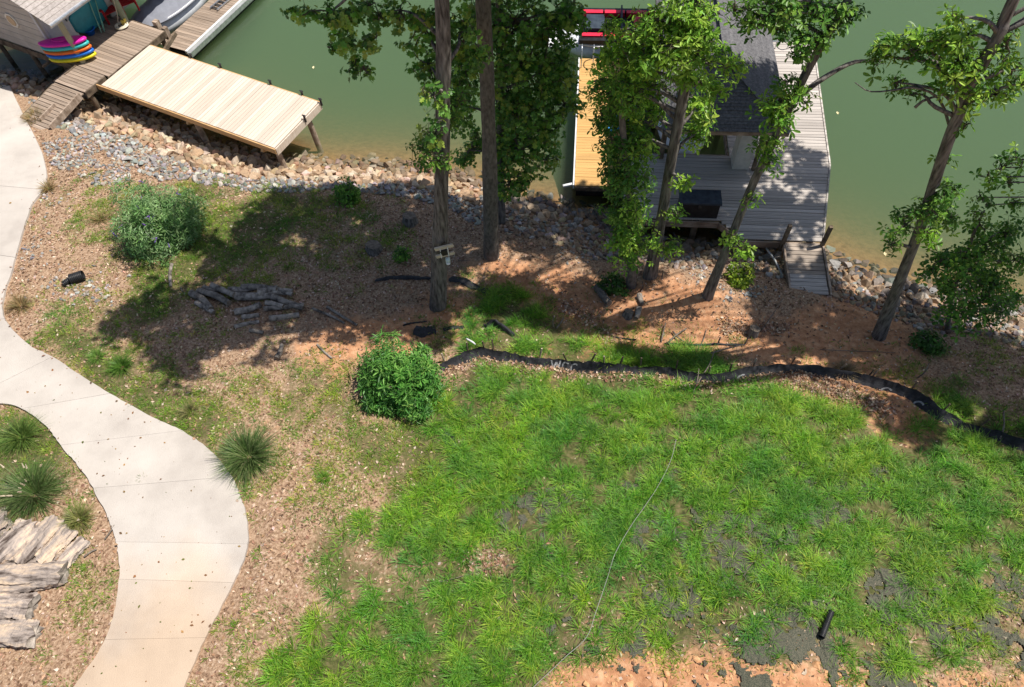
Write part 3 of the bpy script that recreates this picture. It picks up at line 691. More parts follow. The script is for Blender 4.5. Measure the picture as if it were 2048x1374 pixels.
part('post', box(LF(1.0, 2.95, DZ-.12), (.2, .2, .62), LF.a), 'oldwood', dk)
part('post', box(LF(1.42, 2.9, DZ-.2), (.17, .17, .5), LF.a), 'oldwood', dk)
part('cross_beam', beam(LF(1.66, 2.2, DZ-.55), LF(1.66, 3.1, DZ-.25), .09, .16), 'oldbeam', dk)
gw = empty('gangway', LF(.5, -2.4, 1.0), 'narrow weathered plank gangway leading from the drive to the brown dock', 'gangway')
zg = lambda b: 1.12+(b+3.3)*(DZ-.03-1.12)/2.0
lay(gw, LF, me_old, -.15, 1.28, -3.3, -1.32, 1.2, 'a', .14, .014, zf=zg)
part('kick_board', beam(LF(1.36, -3.1, zg(-3.1)+.02), LF(1.36, -1.5, zg(-1.5)+.06), .06, .26), 'oldwood', gw)
part('kick_board', beam(LF(.72, -2.95, zg(-2.95)+.06), LF(.72, -2.2, zg(-2.2)+.06), .05, .12), 'oldwood', gw)
part('stringer', beam(LF(-.2, -3.3, zg(-3.3)-.12), LF(-.2, -1.35, zg(-1.35)-.12), .05, .2), 'oldbeam', gw)
# new deck: boards run across its short side
nd = empty('new_deck', LF(5.5, .6, 0), 'fresh pale pine deck on leaning log posts over the tan rocks', 'deck')
lay(nd, LF, me_new, 1.60, 9.48, -.72, 1.84, DZ+.0, 'b', .138, .012, endj=.004, jitter=.002)
part('fascia', beam(LF(1.2, -.76, DZ-.12), LF(9.52, -.76, DZ-.12), .045, .2), 'newwood_shade', nd)
part('fascia', beam(LF(9.52, -.74, DZ-.16), LF(9.52, 1.86, DZ-.16), .045, .28), 'newwood', nd)
part('fascia', beam(LF(1.6, 1.88, DZ-.14), LF(9.5, 1.88, DZ-.14), .045, .24), 'newwood_shade', nd)
for a in (3.2, 4.9, 6.6, 8.3): part('joist', beam(LF(a, -.7, DZ-.16), LF(a, 1.8, DZ-.16), .05, .22), 'newwood_shade', nd)
for (a, bb, l) in [(9.2, -.45, .25), (9.25, 1.3, .3), (5.6, -.45, .05), (5.6, 1.4, .1), (2.2, 1.4, .1)]:
    part('post', tube([LF(a+l, bb-l*.3, -1.8), LF(a, bb, DZ-.05)], .105, 12, 6, .04), 'oldwood', nd)
part('bracket', beam(LF(5.6, -.8, DZ-.27), LF(5.6, -.4, DZ-.5), .1, .1), 'newwood_shade', nd)
part('bracket', beam(LF(8.9, -.8, DZ-.27), LF(8.9, -.4, DZ-.5), .1, .1), 'newwood_shade', nd)
for k, (a, bb) in enumerate([(3.6, 1.93), (5.0, 1.93), (7.3, 1.93), (8.7, 1.93), (9.56, 1.86), (9.56, .9)]):
    c = LF(a, bb, DZ+.02)
    o = add('dock_bracket', join(beam(c-[0, 0, .16], c+[0, 0, .14], .07, .04), beam(c+[0, 0, .12]-LF.u*.07, c+[0, 0, .12]+LF.u*.07, .04, .03)), M['darkmetal'])
    tag(o, ['dark metal bracket nearest the old dock on the lake edge of the new deck', 'second dark metal bracket from the old dock on the new deck', 'third dark metal bracket from the old dock on the new deck',
            'fourth dark metal bracket from the old dock on the new deck', 'dark metal bracket at the far outer corner of the new deck', 'dark metal bracket on the short end board of the new deck'][k], 'bracket', 'metal brackets on the new deck')
# floating pier
fp = empty('floating_pier', LF(1.0, 5, 0), 'narrow plank pier with white metal edge floating beyond the brown dock', 'pier')
PF = Frame(LF(1.42, 2.9, .5), -27.0)
lay(fp, PF, me_old, -.75, .5, .05, 6.2, .5, 'a', .14, .012)
part('edge_rail', beam(PF(.56, .02, .46), PF(.56, 6.3, .46), .1, .14), 'white', fp)
part('float', PF.box((-.1, 3.1, .18), (1.15, 6.1, .4)), 'blackplastic', fp)
part('edge_rail', beam(PF(.63, .02, .3), PF(.63, 6.3, .3), .05, .2), 'metal', fp)
ld = empty('ladder', PF(-.1, 3.5, .52), 'small grey metal ladder lying flat on the floating pier', 'ladder')
A_, B_ = PF(-.28, 2.75, .56), PF(-.20, 4.3, .56); off = PF.u*.36
part('rail', beam(A_, B_, .05, .05), 'metal', ld); part('rail', beam(A_+off, B_+off, .05, .05), 'metal', ld)
for t_ in np.linspace(.06, .94, 7): part('rung', beam(A_+(B_-A_)*t_, A_+(B_-A_)*t_+off, .06, .03), 'darkmetal', ld)
# shed
sh = empty('boat_shed', LF(-3, 2, DZ), 'grey plank boat shed with eight-sided window and overhanging shingle roof', 'shed')
Wz0, Wz1 = DZ+.01, 3.55
part('wall', LF.box((-3.1, -.2, (Wz0+Wz1)/2), (4.2, .1, Wz1-Wz0)), 'siding', sh)
part('wall', LF.box((-1.06, .42, (Wz0+Wz1)/2), (.1, 1.13, Wz1-Wz0)), 'siding2', sh)
part('wall', LF.box((-1.06, 4.4, (Wz0+Wz1)/2), (.1, 3.6, Wz1-Wz0)), 'siding', sh)
part('wall', LF.box((-5.2, 3, (Wz0+Wz1)/2), (.1, 6.3, Wz1-Wz0)), 'siding', sh)
part('wall', LF.box((-3.1, 6.2, (Wz0+Wz1)/2), (4.2, .1, Wz1-Wz0)), 'siding', sh)
for z_ in np.linspace(Wz0+.3, Wz1-.2, 0+7): part('siding_strip', LF.box((-3.1, -.256, z_), (4.18, .012, .012)), 'siding', sh)
dr_ = part('door', LF.box((-1.0, .42, DZ+1.0), (.04, .95, 1.95)), 'siding2', sh); part('handle', LF.box((-.96, .8, DZ+1.0), (.05, .04, .12)), 'darkmetal', dr_)
part('corner_trim', LF.box((-1.02, -.245, (Wz0+Wz1)/2), (.1, .03, Wz1-Wz0)), 'siding2', sh)
th = np.linspace(0, 2*np.pi, 8, endpoint=False)+np.pi/8
def octo(r, b_, t_):
    c = LF(-2.45, b_, 2.62); o_ = np.array([c+LF.u*math.cos(x)*r+np.array([0, 0, 1])*math.sin(x)*r for x in th]); bk = o_+LF.v*t_
    V = np.vstack([o_, bk, [o_.mean(0)], [bk.mean(0)]]); j_ = np.arange(8); k_ = (j_+1) % 8
    return V, [np.stack([j_, j_+8, k_+8, k_], 1), np.vstack([np.stack([np.full(8, 16), j_, k_], 1), np.stack([np.full(8, 17), k_+8, j_+8], 1)])]
wi = part('window', octo(.29, -.30, .05), plain('window_trim', (.74, .70, .62)), sh); part('pane', octo(.21, -.315, .012), plain('tan_window_pane', (.50, .36, .22), .25), wi)
part('post', tube([LF(0, 0, DZ), LF(0, 0, 3.5)], [.11, .10], 12), plain('mossy_post', (.33, .30, .20), .8), sh)
part('post', tube([LF(-.3, 2.6, DZ), LF(-.3, 2.6, 3.6)], [.12, .11], 12), plain('green_post', (.30, .31, .21), .8), sh)
# shed roof: courses of shingles on two slopes
RE = 3.45; rp_ = .42
rf = part('roof', (np.array([LF(.50, -.62, RE-.03), LF(.50, 6.6, RE-.03), LF(-2.7, 6.6, RE+1.3), LF(-2.7, -.62, RE+1.3), LF(-5.9, 6.6, RE-.03), LF(-5.9, -.62, RE-.03)]), [np.array([[0, 1, 2, 3], [3, 2, 4, 5]])]), 'shinglelt', sh)
for sgn in (1, -1):
    for k in range(18):
        t0, t1 = k/18, (k+1)/18+.012
        a0_ = (.52-3.2*t0) if sgn > 0 else (-5.92+3.2*t0); a1_ = (.52-3.2*t1) if sgn > 0 else (-5.92+3.2*t1)
        z0_, z1_ = RE+1.33*t0, RE+1.33*t1
        V = np.array([LF(a0_, -.66, z0_+.022), LF(a0_, 6.64, z0_+.022), LF(a1_, 6.64, z1_), LF(a1_, -.66, z1_), LF(a0_, -.66, z0_+.006), LF(a0_, 6.64, z0_+.006)])
        part('shingle_course', (V, [np.array([[0, 1, 2, 3], [0, 4, 5, 1]])]), 'shinglelt', rf)
part('fascia', beam(LF(.53, -.66, RE-.05), LF(.53, 6.6, RE-.05), .03, .15), 'siding2', sh)
part('gable_wall', (np.array([LF(-5.15, -.2, Wz1), LF(-1.05, -.2, Wz1), LF(-2.7, -.2, RE+1.15)]), [np.array([[0, 1, 2]])]), 'siding', sh)
part('gutter', tube([LF(.56, -.66, RE-.02), LF(.56, 6.6, RE-.02)], .05, 8), 'metal', sh)
# kayaks on the dock edge
def hull_boat(c, ax, L_, W_, Hh, zc, tilt=0.0, m_=18, n_=12, rocker=.06, sharp=.75):
    """kayak-like closed hull"""
    ax = unit(np.asarray(ax, float)); sd = np.array([-ax[1], ax[0], 0]); V = []
    for i_ in range(m_):
        t_ = -1+2*i_/(m_-1); w_ = W_/2*max(.02, (1-abs(t_)**2.2))**sharp; r_ = Hh/2*(.45+.55*max(0, 1-abs(t_)**3))
        for j_ in range(n_):
            a_ = 2*np.pi*j_/n_; cs, sn = math.cos(a_), math.sin(a_)
            y = np.sign(cs)*abs(cs)**.8*w_; z = (sn*r_ if sn < 0 else sn*r_*.7)+rocker*abs(t_)**2.5
            V.append(np.asarray(c)+ax*t_*L_/2+sd*(y*math.cos(tilt)-z*math.sin(tilt))+np.array([0, 0, 1])*(z*math.cos(tilt)+y*math.sin(tilt)+zc))
    V = np.array(V); i_, j_ = np.meshgrid(np.arange(m_-1), np.arange(n_), indexing='ij'); j2 = (j_+1) % n_
    q_ = np.stack([i_*n_+j_, i_*n_+j2, (i_+1)*n_+j2, (i_+1)*n_+j_], -1).reshape(-1, 4)
    e0 = np.array([[0, k+1, k] for k in range(1, n_-1)]); b_ = (m_-1)*n_; e1 = np.array([[b_, b_+k, b_+k+1] for k in range(1, n_-1)])
    return V, [q_, np.vstack([e0, e1])]
kc = [('yellow', (.80, .66, .02)), ('blue', (.02, .16, .62)), ('orange', (.85, .16, .02)), ('teal', (.05, .48, .46)), ('magenta', (.72, .02, .36))]
kl = ['yellow child kayak, lowest in the stack beside the shed post', 'royal blue child kayak, second from the bottom of the stack', 'orange child kayak in the middle of the stack by the shed', 'teal child kayak just under the magenta one in the stack', 'magenta child kayak on top of the stack by the shed']
for k, (nm_, c_) in enumerate(kc):
    cc_ = Z(146, 113, 1.58)*[1, 1, 0]+np.array([-.015*k, .01*k, 0]); zz_ = DZ+.17+k*.155; kax = unit((Z(186, 108, 1.6)-Z(100, 118, 1.6)))
    e_ = empty('kayak', (*cc_[:2], zz_-.12), kl[k], 'kayak', 'stacked kayaks beside the shed')
    pm = plain('kayak_'+nm_, c_, .35, .06)
    hv = hull_boat(cc_, kax, 1.72, .64, .25, zz_, tilt=-.10, rocker=.03, sharp=.5)
    part('hull', hv, pm, e_, True)
    a_ = np.linspace(0, 2*np.pi, 20); rim = np.array([cc_+kax*math.cos(x)*.34+np.array([-kax[1], kax[0], 0])*math.sin(x)*.17+np.array([0, 0, zz_+.095-.12*math.sin(x)*.17]) for x in a_]); part('cockpit_rim', tube(rim, .02, 6, cap=False), pm, e_)
for a_ in (-1.25, -.1): part('rack_arm', beam(LF(a_, -.15, DZ-.02), LF(a_, -.85, DZ-.02), .07, .08), 'oldbeam', dk)
# things on the dock
a_ = np.linspace(0, 14*np.pi, 240); rr_ = .17+.07*np.sin(a_*.13+1)+a_*.0018
c_ = LF(-.22, 2.3, DZ+.02); hz = np.c_[c_[0]+np.cos(a_)*rr_, c_[1]+np.sin(a_)*rr_, c_[2]+.012+.05*np.abs(np.sin(a_*.31))]
o = add('garden_hose', tube(hz, .016, 6), plain('cream_hose', (.72, .66, .52), .5), smooth=True); tag(o, 'cream hose lying coiled on the brown dock planks', 'hose')
c_ = LF(-1.0, 1.42, DZ); tb = empty('plastic_tub', c_, 'round bright blue plastic tub beside the shed wall', 'tub'); bm_ = plain('blue_tub', (.01, .14, .60), .4)
th = np.linspace(0, 2*np.pi, 20, endpoint=False)
prof = [(.0, .02), (.15, .02), (.20, .22), (.235, .225), (.235, .245), (.19, .24), (.14, .05), (0, .045)]
V = np.array([[c_[0]+r_*math.cos(x), c_[1]+r_*math.sin(x), c_[2]+z_] for r_, z_ in prof for x in th]); i, j = np.meshgrid(np.arange(len(prof)-1), np.arange(20), indexing='ij'); j2 = (j+1) % 20
part('basin', (V, [np.stack([i*20+j, i*20+j2, (i+1)*20+j2, (i+1)*20+j], -1).reshape(-1, 4)]), bm_, tb, True)
part('rim', tube(np.array([[c_[0]+.235*math.cos(x), c_[1]+.235*math.sin(x), c_[2]+.24] for x in np.linspace(0, 2*np.pi, 21)]), .014, 6, cap=False), bm_, tb)
def deck_chair(c, az, col, lab):
    e_ = empty('deck_chair', c, lab, 'chair', 'red chairs on the dock'); f_ = Frame(c, az); pm = plain('chair_'+lab[:6], col, .5)
    for k in range(5): part('seat_slat', f_.box((0, -.2+k*.1, c[2]+.36+k*.018), (.52, .085, .025)), pm, e_)
    for k in range(5): part('back_slat', beam(f_(-.21+k*.105, .26, c[2]+.40), f_(-.23+k*.115, .52, c[2]+1.0-.03*abs(k-2)), .09, .02), pm, e_)
    for s_ in (-1, 1):
        part('arm', f_.box((s_*.32, 0, c[2]+.58), (.12, .62, .03)), pm, e_)
        part('leg', beam(f_(s_*.28, -.26, c[2]), f_(s_*.28, -.26, c[2]+.57), .05, .07), pm, e_); part('leg', beam(f_(s_*.28, .3, c[2]), f_(s_*.28, .2, c[2]+.57), .05, .07), pm, e_)
deck_chair(LF(-.95, 2.55, DZ), 40, (.42, .015, .02), 'dark red slatted chair standing next to the teal board under the shed roof')
deck_chair(LF(-.72, 3.3, DZ), 30, (.42, .015, .02), 'dark red slatted chair behind the other, closest to the moored boat')
o = add('paddle_board', hull_boat(LF(-.98, 1.75, 0), LF.v, 1.7, .16, 1.3, DZ+.72, 0, 18, 12, .0, .5), plain('teal_board', (.03, .24, .30), .4), smooth=True); tag(o, 'teal paddle board standing on edge against the shed opening', 'paddle board')
def paddle(p, q, lab):
    e_ = empty('paddle', p, lab, 'paddle'); part('shaft', tube([p, q], .018, 8), plain('green_shaft', (.22, .42, .30), .4), e_)
    d_ = unit(np.array(q)-np.array(p)); part('blade', hull_boat(np.array(p)+d_*.22, d_, .5, .17, .03, 0, 0, 9, 8, 0), plain('green_blade', (.22, .50, .36), .4), e_)
paddle(LF(-.62, 1.75, DZ+.03), LF(-.95, 2.4, DZ+1.5), 'pale green paddle leaning from the dock towards the shed')
paddle(LF(-.68, 1.65, DZ+.03), LF(-1.0, 2.1, DZ+1.5), 'second green paddle leaning behind, nearer the blue tub')
pb = LF(-.3, 2.6, DZ)
o = add('hanging_rope', tube(catmull([pb+[.13, -.1, 1.5], pb+[.05, -.25, .9], pb+[-.1, -.2, .4], pb+[-.2, -.25, .1], pb+[-.05, -.3, .02]], 26), .014, 6), plain('rope_beige', (.55, .47, .36), .8), smooth=True); tag(o, 'beige rope hanging down the greenish post by the hose', 'rope')
o = add('yellow_cleat', join(box(pb+np.array([-.02, -.17, .10]), (.16, .09, .16), .4), box(pb+np.array([.08, -.18, .2]), (.07, .07, .1), .1)), plain('yellow_cleat', (.75, .55, .10), .5)); tag(o, 'small yellow plastic block at the foot of the greenish post', 'block')
# moored boat under grey cover
def motor_boat(name, fr, a0, a1, b0, b1, zb, hullcol, lab, bow='b'):
    e_ = empty(name, fr((a0+a1)/2, (b0+b1)/2, 0), lab, 'boat'); return e_
mb = empty('covered_boat', LF(-.6, 5.2, 0), 'boat under a wrinkled grey cover moored behind the brown dock', 'boat')
ca = LF.v
part('hull', hull_boat(LF(-.55, 5.1, 0), LF.v, 4.4, 1.7, 1.1, .42, 0, 24, 16, .12, .6), plain('boat_white', (.62, .64, .66), .3), mb, True)
m_ = 26; n_ = 16; V = []
for i_ in range(m_):
    t_ = -1+2*i_/(m_-1); w_ = .93*max(.03, 1-abs(t_)**2.4)**.6
    for j_ in range(n_):
        s_ = -1+2*j_/(n_-1); zz_ = .80+.42*(1-s_*s_)*(1-abs(t_)**3)+.05*math.sin(i_*1.9+j_*.7)*(1-abs(s_)); V.append(LF(-.55+s_*w_, 5.1+t_*2.25, zz_+.1*abs(t_)**2.5))
i_, j_ = np.meshgrid(np.arange(m_-1), np.arange(n_-1), indexing='ij'); part('cover', (np.array(V), [np.stack([i_*n_+j_, i_*n_+j_+1, (i_+1)*n_+j_+1, (i_+1)*n_+j_], -1).reshape(-1, 4)]), plain('grey_cover', (.20, .21, .25), .6), mb, True)
part('rub_rail', tube([LF(-.55+.88*max(.03, 1-abs(t_)**2.2)**.6, 5.1+t_*2.2, .83) for t_ in np.linspace(-.99, .99, 24)], .035, 6), 'white', mb)
# =================================================================== right boathouse
BF = Frame(Z(1560, 476, 1.1), -7.5); BZ = 1.1
bd = empty('boathouse_deck', BF(0, 2, 0), 'silvered plank deck wrapped around the boathouse slip under the trees', 'deck')
poly = [(-4.7, .62), (-1.73, .62), (-1.12, -.08), (1.22, -.08), (1.93, 3.2), (2.32, 9.6), (-1.2, 9.6), (-1.2, 3.5), (-4.7, 3.5)]
lay(bd, BF, me_grey, 0, 0, -.08, 9.6, BZ, 'a', .128, .014, poly=poly)
def rim(p, q, nm='rim_joist', m_='oldwood', dz=-.16, h_=.24): part(nm, beam(BF(*p, BZ+dz), BF(*q, BZ+dz), .045, h_), m_, bd)
for p_, q_ in [((-4.7, .58), (-1.75, .58)), ((-1.76, .58), (-1.14, -.12)), ((-1.12, -.13), (1.2, -.13)), ((1.26, -.1), (1.97, 3.2)), ((1.975, 3.22), (2.36, 9.6)), ((-1.2, 9.64), (2.34, 9.64)), ((-1.24, 3.5), (-1.24, 9.6)), ((-4.7, 3.54), (-1.28, 3.54))]: rim(p_, q_)
for p_, q_ in [((1.25, -.08), (1.955, 3.2)), ((1.955, 3.22), (2.345, 9.6))]: part('edge_trim', beam(BF(*p_, BZ+.012), BF(*q_, BZ+.012), .05, .03), 'greywood', bd)
for a, bb in [(-4.3, .8), (-2.4, .8), (-.9, .15), (1.0, .2), (1.7, 3.0), (2.0, 6.0), (2.2, 9.3), (-1.0, 3.8), (-1.0, 6.5), (-1.0, 9.3)]: part('post', tube([BF(a, bb, -2.6), BF(a, bb, BZ-.05)], .10, 10), 'oldbeam', bd)
rp = empty('ramp', BF(.65, -1, BZ-.2), 'short plank ramp with paler lower boards from the boathouse deck to the bank', 'ramp')
zr = lambda b_: BZ-.02+(b_+.1)*.055
lay(rp, BF, me_ramp, .14, 1.18, -1.28, -.16, BZ, 'a', .12, .012, zf=zr)
lay(rp, BF, me_grey, .14, 1.16, -1.98, -1.29, BZ, 'a', .12, .008, zf=lambda b_: zr(b_)+.015)
for a in (.09, 1.23): part('side_rail', beam(BF(a, -2.0, zr(-2.0)-.03), BF(a, -.1, zr(-.1)-.03), .05, .16), 'oldwood', rp)
for a, lab in ((.05, 'dark square post at the inner corner of the ramp top'), (1.2, 'dark square post at the water side of the ramp top')):
    o = add('ramp_post', beam(BF(a, -.22, BZ-.3), BF(a, -.22, BZ+.82), .1, .1), M['oldbeam']); tag(o, lab, 'post', 'posts at the ramp top')
o = add('grey_pipe', tube([BF(-.35, -.16, BZ-.3), BF(-.12, -.6, BZ-.35), BF(.0, -1.2, BZ-.3), BF(.05, -1.75, BZ-.25)], .03, 8, 16), plain('grey_pvc', (.42, .44, .44), .5), smooth=True); tag(o, 'bent grey pipe running down beside the plank ramp', 'pipe')
# boathouse building
bh = empty('boathouse', BF(-2.6, 6, BZ), 'open boathouse with dark hipped shingle roof over a boat slip', 'boathouse')
EZ = 3.4; a0, a1, b0, b1 = -3.75, -.12, 1.95, 12.5; am = (a0+a1)/2; hw = (a1-a0)/2; rz = 1.05
rf = part('roof', (np.array([BF(a0, b0, EZ), BF(a1, b0, EZ), BF(a1, b1, EZ), BF(a0, b1, EZ), BF(am, b0+hw, EZ+rz-.02), BF(am, b1, EZ+rz-.02)]), [np.array([[1, 2, 5, 4], [3, 0, 4, 5]]), np.array([[0, 1, 4], [0, 3, 2], [0, 2, 1]])]), 'shingle', bh)
NC = 20
for k in range(NC):
    t0, t1 = k/NC, (k+1)/NC+.01; z0_, z1_ = EZ+.01+rz*t0, EZ+.01+rz*t1
    def course(P0, P1, P2, P3):
        V = np.array([[*P0, z0_+.02], [*P1, z0_+.02], [*P2, z1_], [*P3, z1_], [*P0, z0_+.004], [*P1, z0_+.004]])
        V[:, :] = np.array([BF(*q) for q in V]); part('shingle_course', (V, [np.array([[0, 1, 2, 3], [0, 4, 5, 1]])]), 'shingle', rf)
    e0, e1 = hw*t0, hw*min(t1, 1)
    course((a0+e0, b0+e0), (a1-e0, b0+e0), (a1-e1, b0+e1), (a0+e1, b0+e1))
    course((a1-e0, b0+e0), (a1-e0, b1), (a1-e1, b1), (a1-e1, b0+e1))
    course((a0+e0, b1), (a0+e0, b0+e0), (a0+e1, b0+e1), (a0+e1, b1))
part('ridge_cap', beam(BF(am, b0+hw, EZ+rz+.03), BF(am, b1, EZ+rz+.03), .25, .03), 'shingle', rf)
for s_ in (a0, a1): part('hip_cap', beam(BF(s_, b0, EZ+.04), BF(am, b0+hw, EZ+rz+.04), .2, .025), 'shingle', rf)
part('fascia', beam(BF(a0, b0+.02, EZ-.06), BF(a1, b0+.02, EZ-.06), .04, .13), 'oldwood', bh); part('fascia', beam(BF(a1-.02, b0, EZ-.06), BF(a1-.02, b1, EZ-.06), .04, .13), 'oldwood', bh); part('fascia', beam(BF(a0+.02, b0, EZ-.06), BF(a0+.02, b1, EZ-.06), .04, .13), 'oldwood', bh)
part('closet', BF.box((-.93, 3.12, (BZ+EZ)/2), (.52, .56, EZ-BZ-.05)), plain('pale_panel', (.58, .55, .48), .7), bh)
part('post', beam(BF(-.52, 2.86, BZ), BF(-.52, 2.86, EZ-.05), .1, .1), 'oldbeam', bh)
for a, bb in [(-3.45, 3.3), (-1.05, 9.3), (-3.45, 9.3), (-1.05, 6.2), (-3.45, 6.2)]: part('post', beam(BF(a, bb, -2.4 if a < -3 else BZ), BF(a, bb, EZ-.05), .14, .14), 'oldbeam', bh)
part('beam', beam(BF(-3.45, 3.3, EZ-.2), BF(-.5, 3.3, EZ-.2), .1, .25), 'oldbeam', bh); part('beam', beam(BF(-1.05, 3.3, EZ-.2), BF(-1.05, 12, EZ-.2), .1, .25), 'oldbeam', bh); part('beam', beam(BF(-3.45, 3.3, EZ-.2), BF(-3.45, 12, EZ-.2), .1, .25), 'oldbeam', bh)
# boat in the slip
sb = empty('slip_boat', BF(-2.7, 6.4, 0), 'white boat bow showing under the front eave of the boathouse', 'boat')
part('hull', hull_boat(BF(-2.55, 6.4, 0), BF.v, 5.3, 1.9, 1.0, .55, 0, 26, 16, .2, .55), plain('gelcoat', (.80, .81, .83), .25, .04), sb, True)
bwc = Z(1411, 269, 1.0)
part('bow_mark', box(bwc+np.array([-.07, 0, .06]), (.07, .09, .02), .1), 'blackplastic', sb); part('bow_mark', box(bwc+np.array([.1, 0, .06]), (.06, .15, .02), .1), 'blackplastic', sb)
part('windscreen', BF.box((-2.55, 6.3, 1.25), (1.3, .06, .45)), 'navy', sb)
# dock box
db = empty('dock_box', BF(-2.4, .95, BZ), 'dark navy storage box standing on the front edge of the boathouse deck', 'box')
part('body', BF.box((-2.42, .93, BZ+.30), (1.18, .48, .58)), 'blackplastic', db); part('lid', BF.box((-2.42, .95, BZ+.63), (1.26, .58, .07), 0), 'navy', db); part('latch', BF.box((-2.42, .67, BZ+.52), (.1, .02, .12)), 'darkmetal', db)  # shade on the body is put into its colour: black under a navy lid
# swim ladders
def swim_ladder(fr, a, b, z, lab, sgn=1):
    e_ = empty('swim_ladder', fr(a, b, z), lab, 'ladder')
    for s_ in (-.22, .22):
        part('handrail', tube(catmull([fr(a+s_, b-.42*sgn, z), fr(a+s_, b-.40*sgn, z+.45), fr(a+s_, b-.15*sgn, z+.72), fr(a+s_, b+.12*sgn, z+.45), fr(a+s_, b+.16*sgn, z-1.1)], 30), .022, 8), 'metal', e_, True)
    for k in range(4): part('rung', beam(fr(a-.22, b+.16*sgn, z-.1-k*.28), fr(a+.22, b+.16*sgn, z-.1-k*.28), .06, .03), 'metal', e_)
swim_ladder(BF, 1.12, 9.62, BZ, 'bright metal swim ladder at the far end of the silvered deck')
# golden floating dock
gd = empty('floating_dock', BF(-5.5, 5.8, 0), 'golden stained floating dock on the left of the boathouse', 'dock')
lay(gd, BF, me_gold, -6.22, -4.72, 2.52, 9.25, .5, 'a', .128, .008)
part('float', BF.box((-5.47, 5.88, .2), (1.4, 6.6, .46)), 'blackplastic', gd); part('edge_rail', beam(BF(-6.26, 2.5, .46), BF(-6.26, 9.25, .46), .05, .16), 'white', gd); part('edge_rail', beam(BF(-6.2, 2.48, .4), BF(-4.72, 2.48, .4), .05, .16), 'oldbeam', gd)
swim_ladder(BF, -5.95, 9.1, .5, 'grey metal ladder at the boat end of the golden dock')
o = add('mooring_arm', beam(Z(1126, 372, .42), BF(-6.3, 2.62, .46), .09, .06), M['white']); tag(o, 'short white arm sticking out from the corner of the golden dock', 'mooring arm')
kc_ = Z(1243, 235, .62)
o = add('kayak', hull_boat((kc_[0], kc_[1], 0), BF.v*.86+BF.u*.5, 1.9, .6, .28, .64, 0), plain('sky_blue_kayak', (.06, .32, .72), .35), smooth=True); tag(o, 'sky blue kayak on the golden dock half hidden by oak leaves', 'kayak')
# red and black runabout beyond the golden dock
rb = empty('ski_boat', BF(-4.9, 10.8, 0), 'white ski boat with black interior and red seats behind the golden dock', 'boat')
RBF = Frame(BF(-4.5, 10.75, 0), -7.5)
part('hull', hull_boat(RBF(0, 0, 0), RBF.u, 5.2, 2.3, 1.2, .35, 0, 28, 18, .1, .35), plain('ski_hull', (.74, .76, .80), .25), rb, True)
red = plain('red_vinyl', (.80, .03, .07), .4, .1)
part('deck_liner', RBF.box((0, 0, .80), (3.5, 1.8, .05)), 'blackplastic', rb)
for s_ in (-1, 1):
    part('gunwale', RBF.box((0, s_*.95, .88), (3.6, .2, .16)), 'blackplastic', rb)
    for k in range(4): part('side_cushion', RBF.box((-1.3+k*.85, s_*.74, .93), (.78, .2, .18)), red, rb)
part('seat', RBF.box((.55, 0, .98), (.55, .6, .28)), red, rb); part('seat', RBF.box((1.2, .3, 1.0), (.4, .5, .3)), red, rb); part('engine_cover', RBF.box((-1.2, 0, .95), (.7, .9, .25)), 'navy', rb); part('windscreen', RBF.box((-.2, 0, 1.08), (.06, 1.5, .42)), 'navy', rb)
part('rub_rail', tube([RBF(t_*2.55, -1.12*max(.05, 1-abs(t_)**2.4)**.35, .72) for t_ in np.linspace(-.98, .98, 24)], .04, 6), 'white', rb)
part('swim_platform', RBF.box((-2.75, 0, .5), (.5, 1.7, .06)), 'white', rb)
# =================================================================== trees
def leaves(pos, dirs, nrm, L_, W_, pal, kind='oval', cols=None, jit=.2):
    TV, TF = {'oval': (LF_V, LF_F), 'lobe': (LB_V, LB_F), 'simple': (SM_V, SM_F)}[kind]
    X = unit(np.cross(dirs, nrm)); Zv = np.cross(X, dirs)
    V, Fc = inst(TV, TF, pos, X, dirs, Zv, np.c_[W_, L_, L_])
    c = pick(pal, len(pos), jit) if cols is None else cols
    return V, Fc, np.repeat(c, len(TV), 0)
def whorls(cen, up, k, L0, wr, pal, kind, spread=.35, droop=.1):
    n = len(cen); rep = np.repeat(np.arange(n), k); N_ = len(rep)
    u_ = unit(up); a = unit(np.cross(u_, rdir(n))); b = np.cross(u_, a)
    th = rng.uniform(0, 2*np.pi, n)[rep]+np.tile(np.arange(k), n)*2*np.pi/k+rng.normal(0, .25, N_); el = rng.normal(.12-droop, spread, N_)
    rad = a[rep]*np.cos(th)[:, None]+b[rep]*np.sin(th)[:, None]
    d = unit(rad*np.cos(el)[:, None]+u_[rep]*np.sin(el)[:, None]+np.array([0, 0, -droop])); nn = unit(u_[rep]-d*(u_[rep]*d).sum(1, keepdims=True))
    L_ = L0*rng.uniform(.5, 1.3, N_)*rng.uniform(.75, 1.2, n)[rep]
    base = pick(pal, n, .12)[rep]; c = np.clip(base*(1+rng.normal(0, .14, (N_, 1))), .004, 1)
    pos = cen[rep]+d*.02+rng.normal(0, L0*.12, (N_, 3))
    return leaves(pos, d, nn, L_, L_*wr*rng.uniform(.85, 1.15, N_), None, kind, c)
class Bag:
    def __init__(s): s.V = []; s.Q = []; s.T = []; s.C = []; s.k = 0
    def add(s, V, Fc, c):
        for f in (Fc if isinstance(Fc, list) else [Fc]):
            (s.Q if f.shape[1] == 4 else s.T).append(np.asarray(f)+s.k)
        c = np.asarray(c, float); s.C.append(np.tile(c, (len(V), 1)) if c.ndim == 1 else c); s.V.append(V); s.k += len(V)
    def geo(s):
        return (np.vstack(s.V), ([np.vstack(s.Q)] if s.Q else [])+([np.vstack(s.T)] if s.T else [])), np.vstack(s.C)
